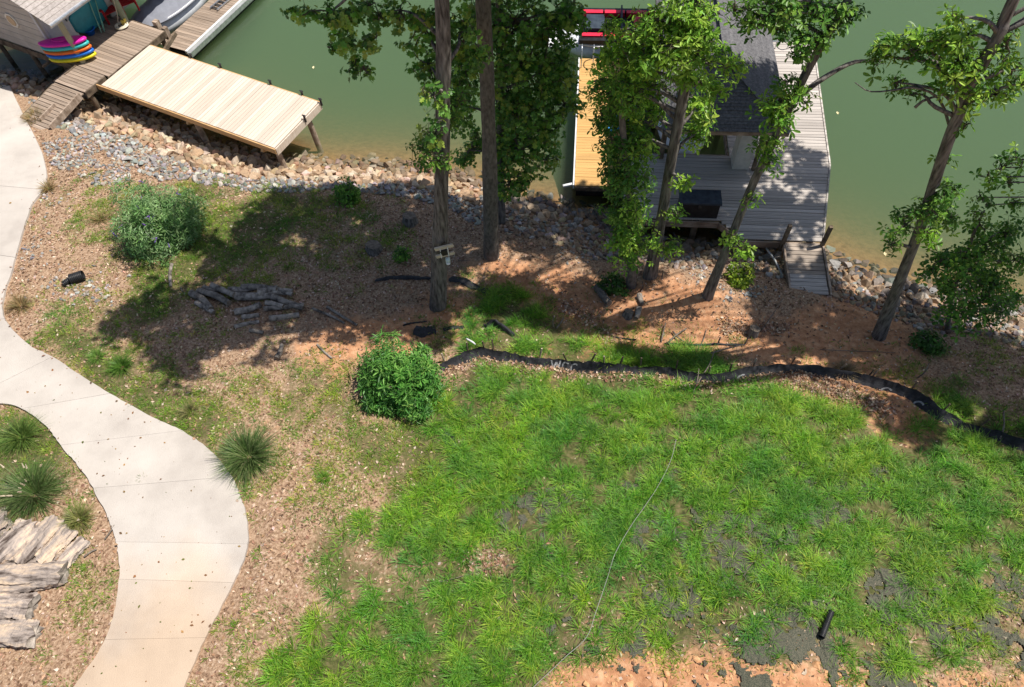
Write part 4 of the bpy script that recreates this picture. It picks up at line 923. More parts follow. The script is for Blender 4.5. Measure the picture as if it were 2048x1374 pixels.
def clump(bag, c, r, n, spec, sub=7, tight=.42):
    """uneven cloud of leaf whorls around c with radii r, plus twigs"""
    r = np.asarray(r, float); sub = int(sub*1.4); sc_ = rdir(sub)*rng.random((sub, 1))**.45*1.0*r+c; w_ = rng.integers(0, sub, n)
    p = sc_[w_]+rng.normal(0, tight, (n, 3))*(r*.30+.13)
    up = unit((p-c)/r*.6+np.array([0, 0, .8])+rng.normal(0, .35, (n, 3)))
    bag.add(*whorls(p, up, spec['k'], spec['L'], spec['w'], spec['pal'], spec['kind'], spec.get('spread', .35), spec.get('droop', .1)))
    for s_ in range(sub):
        V, Fc = tube([c+(sc_[s_]-c)*.05, (c+sc_[s_])/2+rng.normal(0, .05, 3), sc_[s_]], [.018, .012, .007], 4, cap=False); bag.add(V, Fc, (.16, .13, .10))
        for q in p[w_ == s_][:0 if spec is HIGH else 7]:
            V, Fc = tube([sc_[s_], (sc_[s_]+q)/2+rng.normal(0, .03, 3), q], [.007, .005, .003], 3, cap=False); bag.add(V, Fc, (.16, .13, .10))
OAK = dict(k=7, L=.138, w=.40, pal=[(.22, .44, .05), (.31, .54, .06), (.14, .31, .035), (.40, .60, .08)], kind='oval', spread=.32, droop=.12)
OAKB = dict(k=7, L=.15, w=.38, pal=[(.32, .55, .07), (.40, .61, .08), (.24, .45, .06)], kind='oval', spread=.3, droop=.05)  # brighter oak palette: sunlight on the lit clumps is in the leaf colour
OAKD = dict(k=7, L=.13, w=.46, pal=[(.13, .29, .045), (.19, .38, .055), (.09, .22, .035), (.26, .44, .07)], kind='oval', spread=.35, droop=.18)  # darker leaf palette, with shade put into the colour of silhouetted clumps
TUL = dict(k=5, L=.115, w=1.0, pal=[(.14, .33, .05), (.20, .41, .06), (.095, .23, .04), (.37, .50, .08), (.24, .44, .095)], kind='lobe', spread=.5, droop=.35)
SAP = dict(k=5, L=.12, w=.6, pal=[(.12, .29, .035), (.18, .38, .045), (.08, .21, .03), (.25, .44, .06)], kind='oval', spread=.4, droop=.15)
HIGH = dict(k=6, L=.25, w=.62, pal=[(.08, .2, .03), (.06, .15, .025)], kind='simple', spread=.35, droop=.1)
TREES = {}
def tree(key, name, label, trunk, rad, bark='bark', tall=15.5, group=None, flare=1.35, n_=18):
    base = G(*trunk[0][:2]); pts = [base-[0, 0, .25], base+[0, 0, .02]]
    for (px, py, dy) in trunk[1:]: pts.append(T(px, py, base[1]+dy))
    d = unit(pts[-1]-pts[-2]); top = pts[-1]+(d*.6+np.array([0, 0, .4]))*max(.5, (tall-pts[-1][2])); pts.append(top)
    pts = np.array(pts); rr = list(np.interp(np.linspace(0, 1, len(pts)-1), [0, 1], [rad[0], rad[1]])); rr = [rad[0]*flare*1.15]+rr; rr[1] *= flare; rr[-1] = rad[1]*.55
    e_ = empty(name, base, label, 'tree', group)
    m_ = 44; path = catmull(pts, m_); rs = np.interp(np.linspace(0, 1, m_), np.linspace(0, 1, len(pts)), rr)
    part('trunk', tube(path, rs, n_, None, .07, seed=len(TREES)+1), bark, e_, True)
    TREES[key] = dict(e=e_, path=path, r=rs, bag=Bag(), bark=bark); return TREES[key]
def attach(t, p):
    s = np.linalg.norm(t['path'][:, :2]-p[:2], axis=1); want = p[2]-np.clip(s*.35, .1, 2.2); i_ = int(np.argmin(np.abs(t['path'][:, 2]-want))); return i_
def limb(t, pts, r0, r1=None):
    pts = np.array(pts); m_ = max(8, int(4*np.linalg.norm(pts[-1]-pts[0]))+4)
    part('limb', tube(catmull(pts, m_), np.linspace(r0, r1 or r0*.3, m_), 8, None, .06, seed=int(rng.integers(1, 50))), t['bark'], t['e'], True)
def grow(key, items, spec, dens=40, limbs=True, r0=.05):
    t = TREES[key]; by = float(t['e'].location[1])
    for it in items:
        px, py, rx, ry, dy = it[:5]; sp_ = it[5] if len(it) > 5 else spec; dn = it[6] if len(it) > 6 else dens
        c = T(px, py, by+dy); dep = proj(c)[2]; r = np.array([rx, .5*(rx+ry), ry*1.1])*dep/F
        n = max(6, int(dn*np.pi*r[0]*r[2]))
        clump(t['bag'], c, r, n, sp_, sub=max(4, int(5+n/14)))
        if limbs:
            i_ = attach(t, c); p0 = t['path'][i_]; d = c-p0; L_ = np.linalg.norm(d)
            if L_ > .3: limb(t, [p0, p0+d*.4+np.array([0, 0, .12*L_])+rng.normal(0, .06*L_, 3), p0+d*.75+np.array([0, 0, .1*L_]), c], min(r0, t['r'][i_]*.5), .012)
def crown(key, shadows, r=1.2, n=175, hh=12.5, spec=HIGH):
    """clumps of the upper crown, placed so that the sun throws their shade where the photograph shows it"""
    t = TREES[key]
    for s_ in shadows:
        px, py = s_[:2]; h = (s_[2] if len(s_) > 2 else hh)+rng.uniform(-.5, .5); f_ = s_[3] if len(s_) > 3 else 1.0
        zt = s_[4] if len(s_) > 4 else 1.0
        g_ = G0(px, py) if shore_d(*[np.array([v]) for v in G0(px, py)[:2]])[0] > 0 else Z(px, py, zt)
        c = g_+S*((h-g_[2])/S[2]); rr = r*(.85+.3*rng.random())*f_
        clump(t['bag'], c, (rr, rr, rr*.6), int(n*f_*f_), spec, 8, .5)
        hi_ = np.where(t['path'][:, 2] > 10.2)[0]; p0 = t['path'][max(int(hi_[0]) if len(hi_) else len(t['path'])-1, attach(t, c))]; d = c-p0; L_ = np.linalg.norm(d)
        limb(t, [p0, p0+d*.35+np.array([0, 0, .25*L_*.5]), p0+d*.7+np.array([0, 0, .15*L_]), c], .035, .01)
def finish(key):
    t = TREES[key]
    if t['bag'].V:
        (g_, c_) = t['bag'].geo(); part('crown', g_, 'leaf', t['e'], False, c_)
# A: front left trunk
tree('A', 'tulip_tree', 'tall straight grey trunk with a wooden lamp bracket, standing nearest the silt fence', [(876, 612), (882, 400, .1), (886, 200, .2), (884, 0, .3)], (.18, .125))
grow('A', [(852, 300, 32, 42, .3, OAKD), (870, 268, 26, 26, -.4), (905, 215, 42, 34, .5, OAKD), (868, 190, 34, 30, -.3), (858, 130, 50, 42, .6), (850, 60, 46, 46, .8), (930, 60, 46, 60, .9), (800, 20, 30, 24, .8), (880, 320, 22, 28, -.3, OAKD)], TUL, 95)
ta = TREES['A']; by = ta['e'].location[1]
hang = [T(884, -60, by+.3), T(820, -70, by+.5), T(740, -50, by+.8), T(690, 0, by+1.0), T(640, 40, by+1.1)]; limb(ta, hang, .06, .015)
grow('A', [(610, 30, 34, 18, 1.1), (655, 22, 40, 26, 1.1), (700, 30, 40, 28, 1.0), (690, 80, 34, 28, 1.0), (745, 78, 22, 24, .9), (712, 130, 24, 20, .9), (730, 140, 18, 14, .8), (665, 95, 14, 12, 1.0), (740, 10, 36, 20, .9), (760, 30, 16, 20, .9)], TUL, 105, limbs=False)
# C: thin tree behind with the dense dark drooping foliage
tree('C', 'tulip_tree', 'thin trunk hidden behind dense dark green drooping foliage in the middle', [(1002, 445), (1000, 250, .3), (998, 0, .5)], (.11, .08), tall=13)
grow('C', [(925, 120, 46, 60, .2), (925, 215, 40, 60, .3), (940, 300, 36, 40, .3), (1030, 40, 70, 60, .4), (1100, 50, 60, 60, .3), (1140, 30, 30, 50, .2), (1040, 130, 70, 60, .0), (1100, 150, 56, 60, .2), (1130, 210, 30, 50, .3), (1040, 220, 66, 56, .0), (1090, 250, 46, 46, .1), (1045, 300, 56, 46, -.2), (1090, 320, 30, 30, -.1),
             (1020, 360, 36, 32, -.3), (1050, 360, 30, 24, -.4), (1015, 190, 50, 60, .5), (1015, 280, 36, 50, .5), (1130, 130, 24, 46, .2), (960, 30, 60, 46, .8)], TUL, 105)
# B: second straight trunk
tree('B', 'tulip_tree', 'tall straight brown trunk with clean bark, second from the left', [(983, 512), (977, 250, .1), (966, 0, .2)], (.185, .15), 'bark_smooth', flare=1.22)
# D and E: pair right of centre
tree('D', 'oak_tree', 'short thin oak trunk under bright leaf clusters, left of the furrowed trunk', [(1262, 572), (1262, 500, .0), (1258, 380, .1), (1245, 250, .2)], (.115, .06), tall=8.2, bark='bark_smooth')
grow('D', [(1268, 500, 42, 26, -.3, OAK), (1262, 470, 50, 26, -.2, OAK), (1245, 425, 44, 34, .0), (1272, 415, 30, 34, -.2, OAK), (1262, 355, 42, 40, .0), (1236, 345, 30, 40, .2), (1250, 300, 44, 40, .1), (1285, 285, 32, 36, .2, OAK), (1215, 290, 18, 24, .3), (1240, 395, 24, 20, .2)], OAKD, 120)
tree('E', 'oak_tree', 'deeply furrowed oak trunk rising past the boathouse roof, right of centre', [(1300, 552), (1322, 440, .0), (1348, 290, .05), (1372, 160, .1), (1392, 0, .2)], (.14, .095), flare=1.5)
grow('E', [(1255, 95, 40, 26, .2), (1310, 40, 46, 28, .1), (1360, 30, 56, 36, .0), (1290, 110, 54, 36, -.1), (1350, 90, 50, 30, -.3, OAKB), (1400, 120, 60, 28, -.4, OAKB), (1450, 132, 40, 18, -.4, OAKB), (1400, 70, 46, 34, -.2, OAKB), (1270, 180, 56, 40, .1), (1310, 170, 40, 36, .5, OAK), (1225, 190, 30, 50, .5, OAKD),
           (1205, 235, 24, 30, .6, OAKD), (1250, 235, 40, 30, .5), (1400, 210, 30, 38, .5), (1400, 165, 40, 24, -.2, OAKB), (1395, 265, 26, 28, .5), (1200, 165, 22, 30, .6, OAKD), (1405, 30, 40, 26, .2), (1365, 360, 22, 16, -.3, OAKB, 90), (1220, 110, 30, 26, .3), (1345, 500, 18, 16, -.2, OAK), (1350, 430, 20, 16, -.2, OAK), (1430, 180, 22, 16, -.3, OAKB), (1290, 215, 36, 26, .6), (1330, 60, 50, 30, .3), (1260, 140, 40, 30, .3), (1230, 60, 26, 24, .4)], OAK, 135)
# F: leaning oak with the arching bough
tree('F', 'oak_tree', 'leaning oak crossing in front of the silvered deck with an arching bough', [(1415, 592), (1452, 500, .0), (1505, 370, .1), (1560, 255, .1), (1610, 150, .2), (1655, 70, .3), (1700, -10, .4)], (.105, .068), flare=1.6)
tf = TREES['F']; by = tf['e'].location[1]
limb(tf, [T(1585, 205, by+.15), T(1620, 175, by+.3), T(1665, 145, by+.5), T(1705, 125, by+.7), T(1735, 122, by+.8), T(1760, 120, by+.9)], .065, .03)
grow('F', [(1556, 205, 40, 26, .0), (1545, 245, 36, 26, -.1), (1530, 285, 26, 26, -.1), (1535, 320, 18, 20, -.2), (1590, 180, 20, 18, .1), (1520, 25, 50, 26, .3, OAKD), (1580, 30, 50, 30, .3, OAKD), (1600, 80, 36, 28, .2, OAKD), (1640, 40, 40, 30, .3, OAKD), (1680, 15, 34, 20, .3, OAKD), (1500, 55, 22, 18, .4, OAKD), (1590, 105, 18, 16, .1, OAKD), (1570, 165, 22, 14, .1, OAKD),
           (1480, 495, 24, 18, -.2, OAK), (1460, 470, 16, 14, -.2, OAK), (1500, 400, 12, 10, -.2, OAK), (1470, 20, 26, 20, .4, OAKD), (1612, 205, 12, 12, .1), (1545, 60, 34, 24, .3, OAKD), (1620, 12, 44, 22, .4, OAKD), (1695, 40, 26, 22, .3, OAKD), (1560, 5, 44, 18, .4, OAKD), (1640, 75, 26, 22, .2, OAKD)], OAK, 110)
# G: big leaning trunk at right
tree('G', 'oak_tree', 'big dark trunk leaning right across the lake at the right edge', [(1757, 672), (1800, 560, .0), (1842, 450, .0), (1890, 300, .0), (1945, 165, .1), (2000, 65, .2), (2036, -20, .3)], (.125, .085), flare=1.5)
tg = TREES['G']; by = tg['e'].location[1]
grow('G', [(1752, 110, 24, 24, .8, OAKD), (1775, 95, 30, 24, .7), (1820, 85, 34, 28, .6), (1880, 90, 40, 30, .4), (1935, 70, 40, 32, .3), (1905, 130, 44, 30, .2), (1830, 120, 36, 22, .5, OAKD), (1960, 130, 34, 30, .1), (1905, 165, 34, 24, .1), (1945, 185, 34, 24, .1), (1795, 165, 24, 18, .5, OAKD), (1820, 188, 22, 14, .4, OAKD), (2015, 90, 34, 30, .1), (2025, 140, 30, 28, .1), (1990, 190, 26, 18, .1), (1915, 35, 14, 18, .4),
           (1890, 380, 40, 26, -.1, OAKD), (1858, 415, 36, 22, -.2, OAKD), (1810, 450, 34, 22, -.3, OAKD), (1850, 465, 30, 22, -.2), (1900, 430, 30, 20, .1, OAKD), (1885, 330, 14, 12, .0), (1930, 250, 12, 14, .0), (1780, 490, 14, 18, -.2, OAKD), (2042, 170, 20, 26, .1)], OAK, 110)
for pts in ([(1905, 275), (1880, 200), (1830, 175), (1790, 180), (1740, 183), (1710, 165)], [(1960, 205), (1985, 190), (2020, 165), (2046, 150)], [(1830, 215), (1850, 200), (1895, 190), (1925, 215)]): limb(tg, [T(x, y, by+.3) for x, y in pts], .03, .008)
# H: bushy sapling by the right rocks, I: tree outside the frame
tree('H', 'maple_sapling', 'bushy dark green sapling growing from the rocks at the right edge', [(1893, 660), (1905, 590, .0), (1930, 520, .1), (1950, 460, .2)], (.05, .03), 'bark_smooth', tall=5.5)
grow('H', [(1960, 500, 60, 40, .1), (1925, 545, 60, 34, -.1), (1990, 560, 56, 40, .0), (1950, 595, 70, 34, -.2), (1930, 635, 54, 24, -.4), (1890, 575, 30, 30, .0), (2010, 465, 34, 36, .2), (1960, 450, 26, 24, .2), (1880, 520, 26, 26, .1), (2030, 520, 30, 30, .2), (1990, 620, 36, 24, -.2), (2030, 600, 26, 24, .1), (1955, 425, 12, 18, .2), (1860, 540, 20, 14, .1)], SAP, 110, r0=.02)
tree('I', 'oak_tree', 'oak whose thin leafy twigs reach in over the water from beyond the right edge', [(2260, 700), (2300, 500, .0), (2350, 250, .1)], (.2, .13))
grow('I', [(2005, 335, 34, 18, .6), (2040, 320, 24, 18, .5), (1975, 355, 24, 14, .6), (2020, 365, 30, 16, .5), (1960, 395, 18, 10, .6), (2035, 405, 24, 14, .5), (1975, 410, 12, 10, .6)], SAP, 70, r0=.03)
# upper crowns above the frame
crown('A', [(470, 612), (420, 655), (335, 640), (265, 640, 12.5, .7), (370, 715, 13.5, .8), (500, 660, 13.2, .9), (555, 590), (640, 610)])
crown('B', [(520, 460), (600, 440), (690, 450), (780, 440), (610, 530), (700, 540), (790, 530), (840, 470), (840, 580, 11.5), (760, 600, 11.5), (460, 560, 13, .8), (690, 610, 12, .8), (860, 650, 11.5, .6), (390, 480, 13, .6), (560, 510), (650, 560), (560, 565), (740, 565), (810, 600, 11.5), (880, 520, 11), (700, 410), (450, 520, 12.5, .9)])
crown('C', [(560, 400, 12, .9), (650, 390, 11, .9), (750, 395, 11), (840, 400, 11), (900, 420, 10.5), (930, 470, 11), (640, 480, 12), (740, 490, 12)])
crown('E', [(1080, 470), (1150, 440), (1200, 500), (1040, 440), (1110, 430), (1180, 470), (1000, 450), (1240, 545), (1330, 430, 12), (1390, 430, 12), (1350, 480, 12), (1420, 500, 12), (1250, 480, 12), (1390, 380, 12), (1440, 330, 12), (1475, 300, 12, .9), (1430, 370, 12), (1350, 340, 12), (1460, 410, 12, .8), (1330, 380, 12)])
crown('F', [(1545, 615), (1610, 650), (1690, 640), (1700, 690, 12, .9), (1540, 560, 12, .8), (1620, 600, 12, .7), (1480, 225, 12, 1.0, 3.7), (1525, 235, 12, .8, 3.6), (1430, 230, 12, 1.0, 3.7), (1390, 240, 12, 1.0, 3.6), (1490, 190, 12, .7, 4.0), (1550, 415, 11, .7), (1600, 375, 11, .8), (1510, 450, 11, .7), (1570, 455, 11, .7), (1620, 430, 11, .6), (1600, 320, 11, .55), (1630, 560, 12, .5), (1690, 590, 12, .9), (1740, 620, 12, .9), (1570, 590, 12, .8), (1570, 660, 12, .7)])
crown('G', [(1760, 700, 12, .8), (1800, 690), (1860, 690), (1830, 740, 12, .8), (1850, 640), (1780, 640, 12, .8), (1820, 610, 12, .7)])
crown('I', [(1900, 720), (1880, 760, 12, .8), (1930, 690), (1990, 730), (2050, 770), (1920, 760, 12, .9), (1990, 800, 12, .9), (2060, 830), (2100, 720), (1800, 835, 12, .6), (1850, 860, 12, .5), (2030, 880, 12, .6), (2090, 900, 12, .8), (1960, 860, 12, .4)])
for k in TREES: finish(k)
# =================================================================== shrubs and ornamental grasses
def bush(name, label, px, py, wpx, hpx, spec, n, flowers=0, cat='shrub', seed=0):
    """px,py = ground point; wpx = half width, hpx = height of the shrub in pixels"""
    b_ = G(px, py); dep = proj(b_)[2]; R_ = wpx*dep/F; Hh = hpx*dep/F/.78
    e_ = empty(name, b_, label, cat); bag = Bag()
    m_ = n; nl = 22; fi = np.arange(nl); lz = (fi+.5)/nl; la = fi*2.39996+seed; ld_ = np.c_[np.sqrt(1-lz**2)*np.cos(la), np.sqrt(1-lz**2)*np.sin(la), lz]; lc = ld_*rng.uniform(.30, .82, (nl, 1))*np.array([1, 1, .78]); lr = rng.uniform(.16, .42, nl); wl_ = rng.integers(0, nl, m_)
    d0 = rdir(m_); q_ = lc[wl_]+d0*(rng.random((m_, 1))**.4)*lr[wl_][:, None]; q_[:, 2] = np.abs(q_[:, 2]); d = unit(q_)
    p = b_+q_*np.array([R_, R_, Hh])*1.1; p[:, 2] += .06; p[:, 2] = np.maximum(p[:, 2], height(p[:, 0], p[:, 1])+.04)
    up = unit(d*np.array([1, 1, 1.0])+np.array([0, 0, .5])+rng.normal(0, .3, (m_, 3)))
    bag.add(*whorls(p, up, spec['k'], spec['L'], spec['w'], spec['pal'], spec['kind'], spec.get('spread', .4), spec.get('droop', .05)))
    (g_, c_) = bag.geo(); part('foliage', g_, 'leaf', e_, False, c_)
    for k in range(9):
        q = b_+rdir(1)[0]*np.array([R_*.7, R_*.7, 0])+np.array([0, 0, Hh*rng.uniform(.6, .9)]); part('stem', tube([b_-[0, 0, .05], (b_+q)/2+np.array([0, 0, .1]), q], [.022, .015, .006], 5, 7), 'twig', e_)
    if flowers:
        pm = plain('purple_flower_'+name, (.20, .10, .42), .6)
        cand_ = np.argsort(-((q_**2).sum(1)))[:int(m_*.35)]; cand_ = cand_[p[cand_, 2] > b_[2]+.25*Hh]
        for q in p[rng.choice(cand_, flowers, replace=False)]: part('flower_spike', tube([q, q+np.array([rng.normal(0, .05), rng.normal(0, .05), .10]), q+np.array([rng.normal(0, .08), rng.normal(0, .08), .19])], [.018, .016, .004], 5), pm, e_)
    return e_
BUD = dict(k=7, L=.13, w=.26, pal=[(.22, .40, .13), (.30, .48, .18), (.15, .29, .10), (.36, .52, .24)], kind='oval', spread=.45)
BUD2 = dict(k=7, L=.15, w=.26, pal=[(.12, .33, .06), (.18, .42, .08), (.08, .23, .05), (.26, .49, .11)], kind='oval', spread=.45)
bush('butterfly_bush', 'large rounded grey-green bush with purple flower spikes below the rocks', 335, 476, 92, 116, BUD, 2800, 13, seed=1)
bush('butterfly_bush', 'bright green leafy bush at the left end of the silt fence', 797, 780, 90, 86, BUD2, 2100, 0, seed=2)
bush('small_shrub', 'small dark green shrub on the grey rocks above the shaded ground', 700, 398, 32, 52, SAP, 170, 0, seed=3)
bush('yellow_green_shrub', 'yellow-green shrub at the foot of the leaning oak beside the ramp', 1478, 562, 32, 40, dict(SAP, pal=[(.26, .40, .03), (.36, .46, .04), (.18, .32, .03)]), 170, 0, seed=4)
bush('young_weed', 'leafy green weed at the foot of the brown gangway', 100, 215, 12, 18, SAP, 36, 0, 'weed', seed=5)
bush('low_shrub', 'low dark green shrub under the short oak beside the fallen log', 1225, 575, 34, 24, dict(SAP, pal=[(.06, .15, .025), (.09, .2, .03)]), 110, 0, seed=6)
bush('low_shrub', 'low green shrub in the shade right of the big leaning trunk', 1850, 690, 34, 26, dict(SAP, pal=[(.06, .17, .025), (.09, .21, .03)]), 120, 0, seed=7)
bush('low_shrub', 'low leafy plant growing in the litter between the stumps and the first trunk', 805, 515, 18, 22, SAP, 50, 0, seed=8)
def fountain(px, py, wpx, L_, n, pal, label, name='fountain_grass', w_=.012, tilt=(.1, 1.15)):
    b_ = G(px, py); r = wpx*proj(b_)[2]/F; az = rng.uniform(0, 2*np.pi, n); rr = rng.random(n)**.6
    pos = b_+np.c_[np.cos(az)*rr*r*.25, np.sin(az)*rr*r*.25, np.zeros(n)]; pos[:, 2] -= .02
    V, Fc, c = blades(pos, az+rng.normal(0, .3, n), L_*rng.uniform(.6, 1.15, n), np.full(n, w_), tilt[0]+(tilt[1]-tilt[0])*rng.random(n)**.8, pal)
    o = add(name, (V, [Fc]), M['blade'], cols=c, origin=b_); tag(o, label, 'grass clump', 'ornamental grass clumps'); return o
DG = [(.11, .19, .05), (.16, .25, .07), (.08, .14, .04), (.26, .29, .13)]; TG = [(.42, .29, .14), (.52, .38, .20), (.34, .23, .10), (.30, .28, .12)]
fountain(498, 915, 62, .78, 900, DG, 'large dark green fountain grass on the inside bend of the drive')
fountain(72, 990, 66, .85, 1000, DG, 'dark fountain grass with pale plumes above the split grey logs')
fountain(45, 875, 46, .6, 500, [(.16, .26, .05), (.22, .31, .08), (.11, .19, .04)], 'green grass clump left of the drive near the picture edge')
fountain(245, 735, 26, .42, 300, [(.10, .22, .03), (.14, .28, .04)], 'small round green grass clump in the leaf litter beside the drive')
fountain(72, 240, 30, .5, 380, TG, 'dry tan grass clump at the end of the gangway')
fountain(98, 378, 18, .38, 220, TG, 'small dry tan grass clump against the upper drive edge')
fountain(42, 612, 26, .42, 260, TG, 'dry straw-coloured grass clump on the drive edge near the black pipe')
fountain(160, 1040, 40, .4, 380, [(.28, .30, .09), (.22, .27, .07), (.36, .33, .14)], 'olive wispy grass clump just right of the plumed fountain grass')
fountain(380, 825, 20, .35, 160, [(.22, .24, .08), (.3, .27, .12)], 'thin olive grass clump above the drive bend')
fountain(200, 440, 22, .4, 200, TG+[(.2, .25, .06)], 'sparse tan grass clump left of the purple-flowered bush')
fountain(195, 715, 24, .28, 240, [(.16, .30, .05), (.20, .34, .07)], 'spreading bright green clump left of the small round one')
fountain(286, 958, 11, .16, 90, [(.20, .26, .08), (.14, .2, .05)], 'tiny weed tuft growing from a joint in the concrete drive')
fountain(648, 958, 16, .22, 170, [(.14, .30, .03), (.2, .36, .05)], 'small isolated green tuft in the litter left of the lawn')
fountain(1690, 745, 46, .3, 420, [(.34, .26, .15), (.44, .34, .2), (.26, .2, .11)], 'flattened brown dead grass in front of the silt fence')
o = None
# plumes of the left fountain grass
b_ = G(72, 990); pl_ = []
for k in range(14):
    a_ = rng.uniform(0, 2*np.pi); q = b_+np.array([math.cos(a_)*.35, math.sin(a_)*.35, .85+rng.uniform(-.1, .15)]); pl_.append(tube([q, q+np.array([math.cos(a_)*.05, math.sin(a_)*.05, .12])], [.02, .006], 5))
o = add('seed_plumes', join(*pl_), plain('pale_plume', (.62, .52, .38), .9), bpy.data.objects['fountain_grass.001']); o['kind'] = 'stuff'
# =================================================================== silt fence
FH = [.62*v for v in [.30, .36, .42, .36, .28, .34, .44, .44, .34, .36, .40, .36, .36, .36, .38, .36, .38, .42, .46, .40, .28, .36, .38, .4]]
fh = np.interp(np.linspace(0, 1, 240), np.linspace(0, 1, len(FH)), FH)
fe = empty('silt_fence', fb[100], 'long black silt fence fabric curving along the top of the grass', 'fence')
tn = unit(np.gradient(fb, axis=0)); sd = np.c_[-tn[:, 1], tn[:, 0], np.zeros(240)]; sd = unit(sd)
def fence_pt(i_, s_, off=0.0):
    f_ = min(max(i_, 0), 238.99); k = int(f_); w_ = f_-k
    b0_ = fb[k]*(1-w_)+fb[k+1]*w_; h_ = fh[k]*(1-w_)+fh[k+1]*w_; n_ = sd[k]
    z0 = b0_[2]-.03
    bulge = .02*math.sin(s_*np.pi)*(.5+vnoise(i_*.16, 3, 4))+.07*(vnoise(i_*.55, s_*1.5, 8)-.5)*(1 if 0 < s_ < 1 else .6)
    lean = .07*s_-.20*(1-s_)**3+.05*(vnoise(i_*.12, 0, 11)-.5)+.05*(vnoise(i_*.9, s_*1.2, 14)-.5)*s_
    return b0_*[1, 1, 0]+n_*(lean-bulge-off)+np.array([0, 0, z0+h_*s_*(1+.16*(vnoise(i_*.3, 7, 12)-.5)*2)+off*.6])
ns = 7
def panel(i0, i1):
    ii_ = np.arange(i0, i1+1); V = np.array([fence_pt(float(a), b/(ns-1)) for a in ii_ for b in range(ns)]); i_, j_ = np.meshgrid(np.arange(len(ii_)-1), np.arange(ns-1), indexing='ij')
    return V, [np.stack([i_*ns+j_, (i_+1)*ns+j_, (i_+1)*ns+j_+1, i_*ns+j_+1], -1).reshape(-1, 4)]
for i0, i1 in [(0, 26), (26, 62), (62, 104), (104, 150), (150, 196), (196, 239)]: part('fabric', panel(i0, i1), 'fabric', fe, False)
for k in [3, 15, 22, 26, 45, 58, 70, 77, 84, 92, 104, 118, 128, 137, 150, 163, 172, 173, 186, 200, 214, 228]:
    b0_ = fb[k]+sd[k]*.17; hh_ = fh[k]+rng.uniform(.06, .22); tl = rng.normal(0, .05, 2)
    part('stake', beam(b0_-[0, 0, .1], b0_+np.array([tl[0], tl[1]+.03, hh_]), .035, .035), ['oldbeam', 'oldwood'][k % 2], fe)
# printed letters, bent with the fabric (lower part sinks behind the leaf drift)
def letter(strokes, i0, wi_, s0, sh_, name='lettering'):
    geos = []
    for st_ in strokes:
        P2 = np.array(st_, float); t_ = np.linspace(0, 1, max(6, 4*len(P2))); P2 = np.c_[np.interp(t_, np.linspace(0, 1, len(P2)), P2[:, 0]), np.interp(t_, np.linspace(0, 1, len(P2)), P2[:, 1])]
        d_ = np.gradient(P2, axis=0)*np.array([wi_, sh_*6]); nn_ = np.c_[-d_[:, 1], d_[:, 0]]; nn_ = nn_/np.maximum(np.linalg.norm(nn_, axis=1, keepdims=True), 1e-6)*.085
        V = []
        for q, n2 in zip(P2, nn_):
            for s_ in (-1, 1): V.append(fence_pt(i0+(q[0]+s_*n2[0])*wi_, min(.97, max(0.02, s0+(q[1]+s_*n2[1])*sh_)), .007))
        i_ = np.arange(len(P2)-1); geos.append((np.array(V), [np.stack([2*i_, 2*i_+2, 2*i_+3, 2*i_+1], 1)]))
    part(name, join(*geos), 'paint', fe)
arc = [(math.cos(x)*.46+.5, math.sin(x)*.5+.5) for x in np.linspace(.75, 2*np.pi-.75, 12)]
iw = int(np.argmin([abs(proj(q)[0]-1100) for q in fb]))
letter([[(0, 1), (.25, 0), (.5, .8), (.75, 0), (1, 1)]], iw+.3, 4.4, .08, .82); letter([arc], iw+5.6, 3.9, .02, .8); letter([arc], iw+10.2, 3.9, -.10, .8)
for px_ in (1468, 1762, 1830):
    k = int(np.argmin([abs(proj(q)[0]-px_) for q in fb])); letter([arc[:7]], k, 4.0, -.2, .6)
# loose scraps of the same fabric
def scrap(pts, wd, label, lift=.02, seed=0, humps=.03):
    P_2 = catmull([G(*q) for q in pts], 26); t_ = unit(np.gradient(P_2, axis=0)); s_ = unit(np.c_[-t_[:, 1], t_[:, 0], np.zeros(26)]); V = []
    for k in range(26):
        for j_ in range(6):
            f_ = j_/5-.5; w_ = wd*(.65+.7*vnoise(k*.45, j_*.3, seed))*(1 if 0 < k < 25 else .4); q = P_2[k]+s_[k]*f_*w_; q[2] = float(height(q[:1], q[1:2])[0])+lift+humps*max(0, math.cos(f_*np.pi))*(.3+vnoise(k*.4, 1, seed+1)); V.append(q)
    i_, j_ = np.meshgrid(np.arange(25), np.arange(5), indexing='ij'); o = add('fabric_scrap', (np.array(V), [np.stack([i_*6+j_, (i_+1)*6+j_, (i_+1)*6+j_+1, i_*6+j_+1], -1).reshape(-1, 4)]), M['fabric'], smooth=True)
    tag(o, label, 'fabric', 'loose pieces of black fabric')
scrap([(968, 655), (985, 648), (1002, 655), (1030, 672)], .14, 'bent corner of black fabric sticking up in the grass above the fence', .03, 1, .2)
scrap([(750, 563), (790, 556), (830, 557), (862, 558)], .14, 'black fabric strip on the shaded ground left of the first trunk', .03, 2)
scrap([(898, 560), (925, 563), (950, 575), (982, 590)], .24, 'shiny black fabric strip right of the first trunk', .03, 3)
scrap([(828, 660), (848, 663), (872, 660)], .34, 'crumpled dark fabric patch on orange clay above the bright green bush', .02, 4)
scrap([(886, 660), (905, 656), (928, 655)], .14, 'thin torn fabric curl on orange clay left of the bent corner', .02, 5)
scrap([(806, 652), (830, 646), (855, 643)], .06, 'narrow black fabric shred on the clay near the first trunk', .02, 6)
scrap([(1328, 688), (1380, 690), (1440, 689), (1490, 690)], .06, 'long thin black fabric edge across the clay below the leaning oak', .03, 7)
scrap([(1222, 674), (1250, 678), (1272, 680)], .05, 'short black fabric shred on clay beneath the furrowed oak', .02, 8)
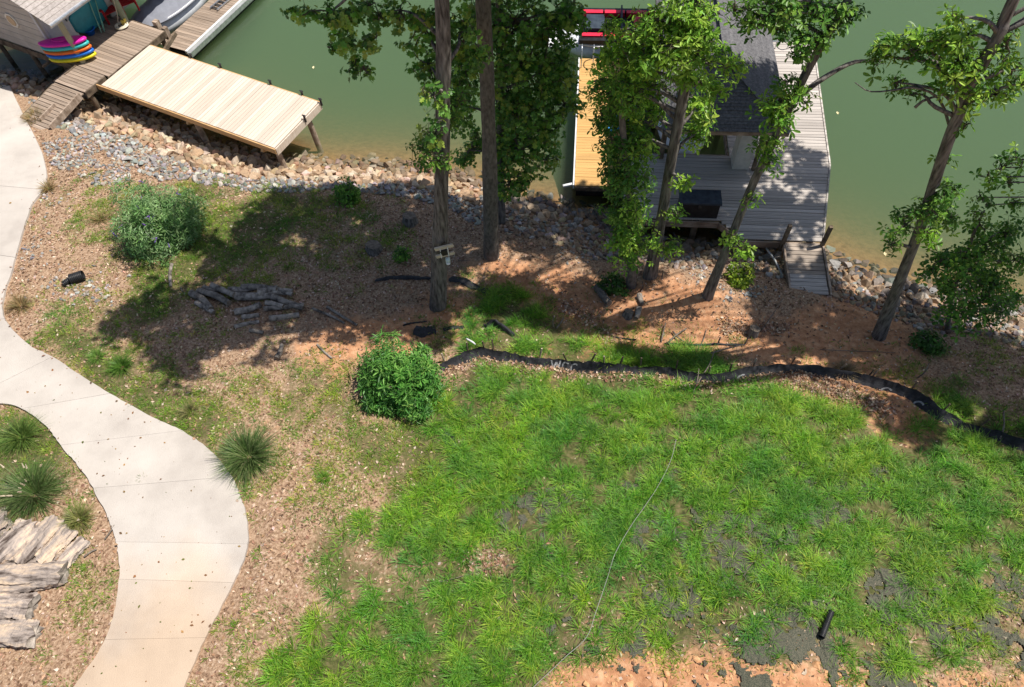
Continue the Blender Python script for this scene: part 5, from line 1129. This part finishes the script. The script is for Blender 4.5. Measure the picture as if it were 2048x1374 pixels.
scrap([(893, 865), (900, 880), (905, 900)], .22, 'small dark green fabric patch left of the lawn below the bush', .03, 9)
# =================================================================== logs
def log(p, q, r, label=None, name='log', grp=None, bark='log', bend=.03, cat='log', par=None, taper=.85):
    p = np.array(p, float); q = np.array(q, float); L_ = np.linalg.norm(q-p); mid = (p+q)/2+rng.normal(0, bend*L_, 3)*[1, 1, .3]
    e_ = empty(name, (p+q)/2-[0, 0, r], label, cat, grp)
    V, Fc = tube([p, mid, q], [r, r*.95, r*taper], 12, 12, .14, True, int(rng.integers(1, 99)))
    part('bark', (V, [Fc[0]]), bark, e_, True); part('cut_end', (V, [Fc[1][:12]]), 'cutwood', e_); part('cut_end', (V, [Fc[1][12:]]), 'cutwood', e_); return e_
LP = [((385, 590), (425, 622), .11, 0), ((400, 588), (462, 612), .10, .06), ((410, 582), (450, 585), .09, .05), ((430, 580), (475, 600), .09, .15), ((462, 588), (515, 584), .10, .12), ((475, 598), (550, 596), .12, .05), ((490, 585), (560, 590), .09, .2), ((520, 594), (590, 592), .12, .1), ((548, 600), (610, 622), .10, .08), ((555, 585), (590, 600), .07, .2),
      ((472, 628), (524, 612), .10, .02), ((485, 636), (520, 632), .07, 0), ((530, 622), (610, 614), .07, .06), ((540, 640), (600, 632), .09, 0), ((470, 655), (520, 645), .06, 0), ((500, 662), (528, 668), .06, 0), ((395, 608), (430, 628), .08, 0), ((535, 612), (570, 620), .08, .1)]
LL = ['leftmost grey log of the pile, lying steeply', 'second log from the left in the pile, partly on the leftmost one', 'short log at the back left of the pile', 'back log slanting right near the left of the pile', 'pale back log crossing the middle of the pile', 'thick grey log along the middle of the pile', 'log lying highest at the back of the pile', 'thick log right of centre in the pile', 'log slanting down at the right end of the pile', 'thin log at the back right of the pile',
      'log with a pale cut end at the front of the pile', 'short thin log just below the pale-ended one', 'thin light log at the front right of the pile', 'whitish log lying lowest at the front right of the pile', 'dark thin branch log in the litter below the pile', 'short pale piece of wood lowest below the pile', 'small log tucked under the leftmost log', 'stubby log between the front and back of the pile']
for (a, b, r, up), lab in zip(LP, LL):
    r *= .95; p_, q_ = G(*a), G(*b); log(p_+[0, 0, r*.8+up], q_+[0, 0, r*.8+up], r, lab, grp='logs of the weathered pile')
for pts, r, lab in [(((625, 618), (690, 648)), .035, 'pale dead branch lying right of the log pile'), (((655, 615), (715, 652)), .04, 'grey dead branch rightmost beside the log pile'), (((555, 720), (566, 692)), .07, 'pale split stick standing out in the litter below the log pile'), (((635, 690), (665, 718)), .03, 'curved tan root lying in the litter left of the bright green bush'), (((345, 530), (343, 575)), .05, 'grey branch lying upright in the grass left of the log pile'),
                    (((362, 575), (372, 590)), .02, 'short white stick at the left tip of the log pile')]:
    log(G(*pts[0])+[0, 0, r], G(*pts[1])+[0, 0, r], r, lab, 'branch', 'dead branches beside the log pile', cat='branch', bend=.06)
log(G(1193, 578)+[0, 0, .1], G(1218, 612)+[0, 0, .12], .11, 'short mossy fallen log in the shade left of the short oak', 'fallen_log', bark='bark_smooth')
log(G(1278, 592)+[0, 0, .06], G(1284, 612)+[0, 0, .08], .08, 'stubby grey log end half buried in the clay mound', 'buried_log')
log(G(1278, 618)+[0, 0, .06], G(1272, 640)+[0, 0, .08], .08, 'short grey log lying beside the cut stump on the clay mound', 'cut_log')
def stump(px, py, r, h_, label):
    b_ = G(px, py); e_ = empty('tree_stump', b_, label, 'stump'); V, Fc = tube([b_-[0, 0, .1], b_+[0, 0, h_*.5], b_+[.02, .02, h_]], [r*1.35, r*1.05, r], 12, 6, .15, True, 5)
    part('bark', (V, [Fc[0], Fc[1][:12]]), 'bark', e_, True); part('cut_top', (V, [Fc[1][12:]]), 'cutwood', e_)
stump(820, 445, .2, .3, 'dark stump in the deep shade above the first trunk'); stump(748, 500, .22, .22, 'low wide stump in the shaded litter left of the first trunk'); stump(1256, 630, .13, .16, 'small pale cut stump on the clay mound'); stump(1505, 668, .14, .25, 'dark rotten stump in the litter below the ramp')
# big split grey logs by the drive
def slab_log(pts, r, label, flat=.65, seed=0, grp='split grey logs beside the drive'):
    P2 = np.array([G(*q)+[0, 0, r*.45] for q in pts]); e_ = empty('split_log', P2.mean(0)-[0, 0, r*.5], label, 'log', grp)
    m_ = 36; n_ = 22; path = catmull(P2, m_) if len(P2) > 2 else P2[0]+(P2[1]-P2[0])*np.linspace(0, 1, m_)[:, None]
    t_ = unit(np.gradient(path, axis=0)); s_ = unit(np.cross(t_, [0, 0, 1.0])); u_ = np.cross(s_, t_); th = np.linspace(0, 2*np.pi, n_, endpoint=False); V = []
    for i_ in range(m_):
        for j_ in range(n_):
            ridge = 1+.55*(vnoise(j_*.9+seed*5, i_*.06, seed)-.5)+.45*(fbm(i_*.22, j_*.9, seed+3)-.5)+.12*(vnoise(i_*1.3, j_*1.1, seed+9)-.5)
            rad = r*ridge*(1 if 1 < i_ < m_-2 else .93)
            endj = t_[i_]*((vnoise(j_*.8, seed, 3)-.5)*.7*r if i_ in (0, m_-1) else 0)
            V.append(path[i_]+s_[i_]*math.cos(th[j_])*rad+u_[i_]*math.sin(th[j_])*rad*flat+endj)
    V = np.array(V); i_, j_ = np.meshgrid(np.arange(m_-1), np.arange(n_), indexing='ij'); j2 = (j_+1) % n_; q = np.stack([i_*n_+j_, i_*n_+j2, (i_+1)*n_+j2, (i_+1)*n_+j_], -1).reshape(-1, 4)
    a_ = math.atan2(t_[m_//2][1], t_[m_//2][0])
    o0 = np.array(e_.location); Vl = V-o0; ca_, sa_ = math.cos(-a_), math.sin(-a_); Vl = np.c_[Vl[:, 0]*ca_-Vl[:, 1]*sa_, Vl[:, 0]*sa_+Vl[:, 1]*ca_, Vl[:, 2]]
    o = put('weathered_wood', mesh_np('weathered_wood', Vl, [q], M['driftwood'], None, False), e_, (0, 0, 0)); o.rotation_euler = (0, 0, a_)
    for k in (0, m_-1):
        ring = V[k*n_:(k+1)*n_]; VV = np.vstack([ring, ring.mean(0)]); jj = np.arange(n_); part('cut_end', (VV, [np.stack([np.full(n_, n_), jj, (jj+1) % n_], 1)]), 'log', e_)
slab_log([(-20, 1135), (45, 1080), (70, 1050)], .29, 'leftmost of the split logs slanting up behind the long one', .6, 1)
slab_log([(40, 1130), (85, 1085), (118, 1040)], .23, 'middle split log slanting up to a broken point', .6, 2)
slab_log([(85, 1125), (115, 1095), (145, 1062)], .19, 'broad grey split log right of the broken-pointed one', .55, 3)
slab_log([(125, 1135), (150, 1105), (175, 1082)], .15, 'pale tan split slab nearest the drive', .5, 4)
slab_log([(-60, 1150), (40, 1158), (135, 1150)], .27, 'long thick grey log lying level in front of the split ones', .75, 5)
slab_log([(-60, 1215), (20, 1212), (72, 1218)], .23, 'grey log with flat cut end just below the long thick one', .7, 6)
slab_log([(-60, 1265), (20, 1268), (78, 1270)], .24, 'tan peeling log lowest at the left picture edge', .7, 7)
slab_log([(-60, 1085), (-20, 1062), (20, 1040)], .3, 'dark log end at the left edge under the plumed grass', .5, 8)
# =================================================================== small things
def corrugated(p, q, r, label, n_=22):
    p = np.array(p, float); q = np.array(q, float); k = n_*4+1; t_ = np.linspace(0, 1, k); rr = r*(1+.10*np.sign(np.sin(t_*n_*2*np.pi))*np.abs(np.sin(t_*n_*2*np.pi))**.4)
    e_ = empty('drain_pipe', (p+q)/2-[0, 0, r], label, 'pipe', 'black corrugated drain pipes'); V, Fc = tube(p+(q-p)*t_[:, None], rr, 18, cap=False); part('pipe_wall', (V, Fc), 'blackplastic', e_, True)
    V2, F2 = tube(p+(q-p)*t_[::4, None], r*.86, 18, cap=False); part('pipe_lining', (V2, [f[:, ::-1] for f in F2]), 'blackplastic', e_, True)
corrugated(G(1640, 1276)+[0, 0, .09], G(1658, 1226)+[0, 0, .14], .06, 'straight black corrugated pipe sticking out of the lower lawn', 20)
corrugated(G(130, 572)+[0, 0, .08], G(145, 563)+[0, 0, .11], .085, 'narrow length of black corrugated pipe in the gravel', 5); corrugated(G(146, 564)+[0, 0, .13], G(172, 556)+[0, 0, .14], .14, 'wide black corrugated pipe end lying in pale gravel by the drive', 8)
# flood lamp on the trunk
lb = T(889, 502, TREES['A']['e'].location[1]-.30); lp = empty('flood_lamp', lb, 'lamp on two pale wooden slats fixed across the straight grey trunk', 'lamp')
tl_ = np.array([math.cos(.32), -.05, math.sin(.32)]); wm = plain('pale_slat', (.60, .50, .38), .7)
for dz_ in (.14, -.14): part('slat', beam(lb+np.array([0, 0, dz_])-tl_*.24, lb+np.array([0, 0, dz_])+tl_*.24, .05, .09), wm, lp)
part('panel', box(lb+np.array([0, -.05, 0]), (.17, .04, .17), .0, .32), 'blackplastic', lp)
for s_ in (-.1, .1): part('frame_bar', beam(lb+tl_*s_+[0, -.06, -.16], lb+tl_*s_+[0, -.06, .16], .02, .02), 'white', lp)
part('lamp_body', tube([lb+[.06, -.08, -.15], lb+[.06, -.12, -.2], lb+[.06, -.16, -.27]], [.05, .06, .055], 12), plain('lamp_green_grey', (.52, .62, .58), .4), lp, True); part('lamp_lens', tube([lb+[.06, -.16, -.26], lb+[.06, -.19, -.30]], [.06, .045], 12), 'white', lp, True)
part('mount', beam(lb+[0, .02, .0], lb+[0, .2, .0], .08, .2), 'oldbeam', lp)
# grey cord across the lawn
cp = [(1350, 885), (1338, 930), (1310, 985), (1262, 1055), (1230, 1110), (1212, 1165), (1190, 1230), (1172, 1278), (1130, 1318), (1070, 1374), (1000, 1440)]
q = catmull([G(*c_) for c_ in cp], 120); q[:, 2] = height(q[:, 0], q[:, 1])+.20+.06*(vnoise(np.arange(120)*.2, 1, 3)-.5); q[100:, 2] -= np.linspace(0, .13, 20)
o = add('cord', tube(q, .006, 6), plain('grey_cord', (.30, .30, .27), .7), smooth=True); tag(o, 'thin grey cord trailing over the lawn grass', 'cord')
# stakes and dead sticks
def stick(p, q, r, label, m_='twig', name='stick', grp='sticks and stakes on the bank', cat='stick'):
    mid = (np.array(p)+np.array(q))/2+rng.normal(0, .03, 3); o = add(name, tube([p, mid, q], [r, r*.9, r*.7], 7, 8, .08, True, 3), M[m_], smooth=True); tag(o, label, cat, grp)
def st2(a, b, r, label, za=0, zb=0, **k): stick(G(*a)+[0, 0, za], G(*b)+[0, 0, zb], r, label, **k)
def upright(px, py, h_, r, label, lean=(0, 0), **k): b_ = G(px, py); stick(b_-[0, 0, .05], b_+[lean[0], lean[1], h_], r, label, **k)
upright(1108, 655, .55, .025, 'dark upright stake above the fence on the leafy slope', name='stake', cat='stake'); st2((1112, 658), (1127, 640), .025, 'pale broken stick leaning beside the dark stake', .02, .12)
upright(1281, 582, .42, .022, 'thin metal stake on top of the clay mound', name='stake', cat='stake', m_='darkmetal'); upright(1324, 558, .35, .02, 'short dark stick between the furrowed and the leaning oak')
st2((1395, 700), (1412, 662), .014, 'long dark stick lying up the slope below the leaning oak', .02, .05); upright(1489, 690, .6, .022, 'dark leaning stake at the end of the thin fabric edge', (.15, .1), name='stake', cat='stake')
st2((1335, 688), (1372, 660), .025, 'curved grey branch crossing the litter below the clay mound', .05, .08); st2((1345, 665), (1368, 686), .022, 'dark stick crossing the curved grey branch', .06, .06); st2((1322, 685), (1330, 650), .022, 'forked dark stick left of the crossing branches', .02, .1); upright(1436, 688, .35, .025, 'pale wooden stake in the litter under the leaning oak', name='stake', cat='stake')
st2((1392, 770), (1425, 712), .018, 'bare branch standing up through the fence near the lawn top', .02, .35); st2((1418, 718), (1480, 698), .02, 'bare grey twig arching above the fence', .3, .18); st2((1395, 745), (1385, 790), .012, 'thin dark twig hanging down into the lawn grass', .2, .1)
st2((1520, 665), (1565, 600), .012, 'thin pale stem lying across the leaves below the ramp', .05, .12); st2((962, 600), (1028, 586), .014, 'thin bare stick on the leaf litter right of the first trunk', .04, .05); st2((915, 523), (1000, 520), .010, 'long thin pale twig at the foot of the second trunk', .03, .04)
upright(1835, 755, .5, .02, 'dark stick with pale tip behind the right part of the fence', (.12, .12)); st2((1640, 700), (1790, 706), .010, 'thin dark root across the clay at the foot of the big leaning trunk', .02, .02); st2((1998, 880), (1990, 836), .022, 'pale stick leaning against the right end of the fence', .05, .4)
st2((1610, 530), (1650, 520), .03, 'pale driftwood stick on the rocks right of the ramp', .1, .15); st2((1650, 528), (1690, 540), .02, 'second driftwood stick lying on the waterline rocks', .12, .1); st2((1180, 420), (1280, 500), .02, 'long dead branch over the shaded rocks below the golden dock', .25, .2); st2((1230, 480), (1190, 560), .018, 'dead branch in the dark hollow left of the short oak', .1, .1)
st2((935, 690), (952, 699), .028, 'white plastic stick lying on the fence near its left corner', .3, .25, m_='white'); st2((232, 1052), (212, 1080), .02, 'grey bark strip lying on the drive edge beside the split logs', .06, .06); st2((170, 1115), (195, 1100), .02, 'thin grey splinter right of the pale split slab', .04, .04)
st2((880, 1165), (1000, 1130), .008, 'thin pale straw stem on the bare litter patch in the lawn', .05, .06)
# floating leaves on the lake
for k, (x, y, lab) in enumerate([(1675, 226, 'pale leaf floating right of the silvered deck'), (1770, 508, 'white and yellow scrap floating in the shallows by the big trunk'), (1912, 245, 'tiny pale leaf floating under the big trunk'), (627, 135, 'single pale leaf floating below the hanging branch')]):
    q = Z(x, y, .012); V = LI_V*.16; o = add('floating_leaf', (V+q, [LI_F]), plain('floating_leaf_%d' % k, (.72, .62, .36), .6)); tag(o, lab, 'leaf', 'pale leaves floating on the lake')
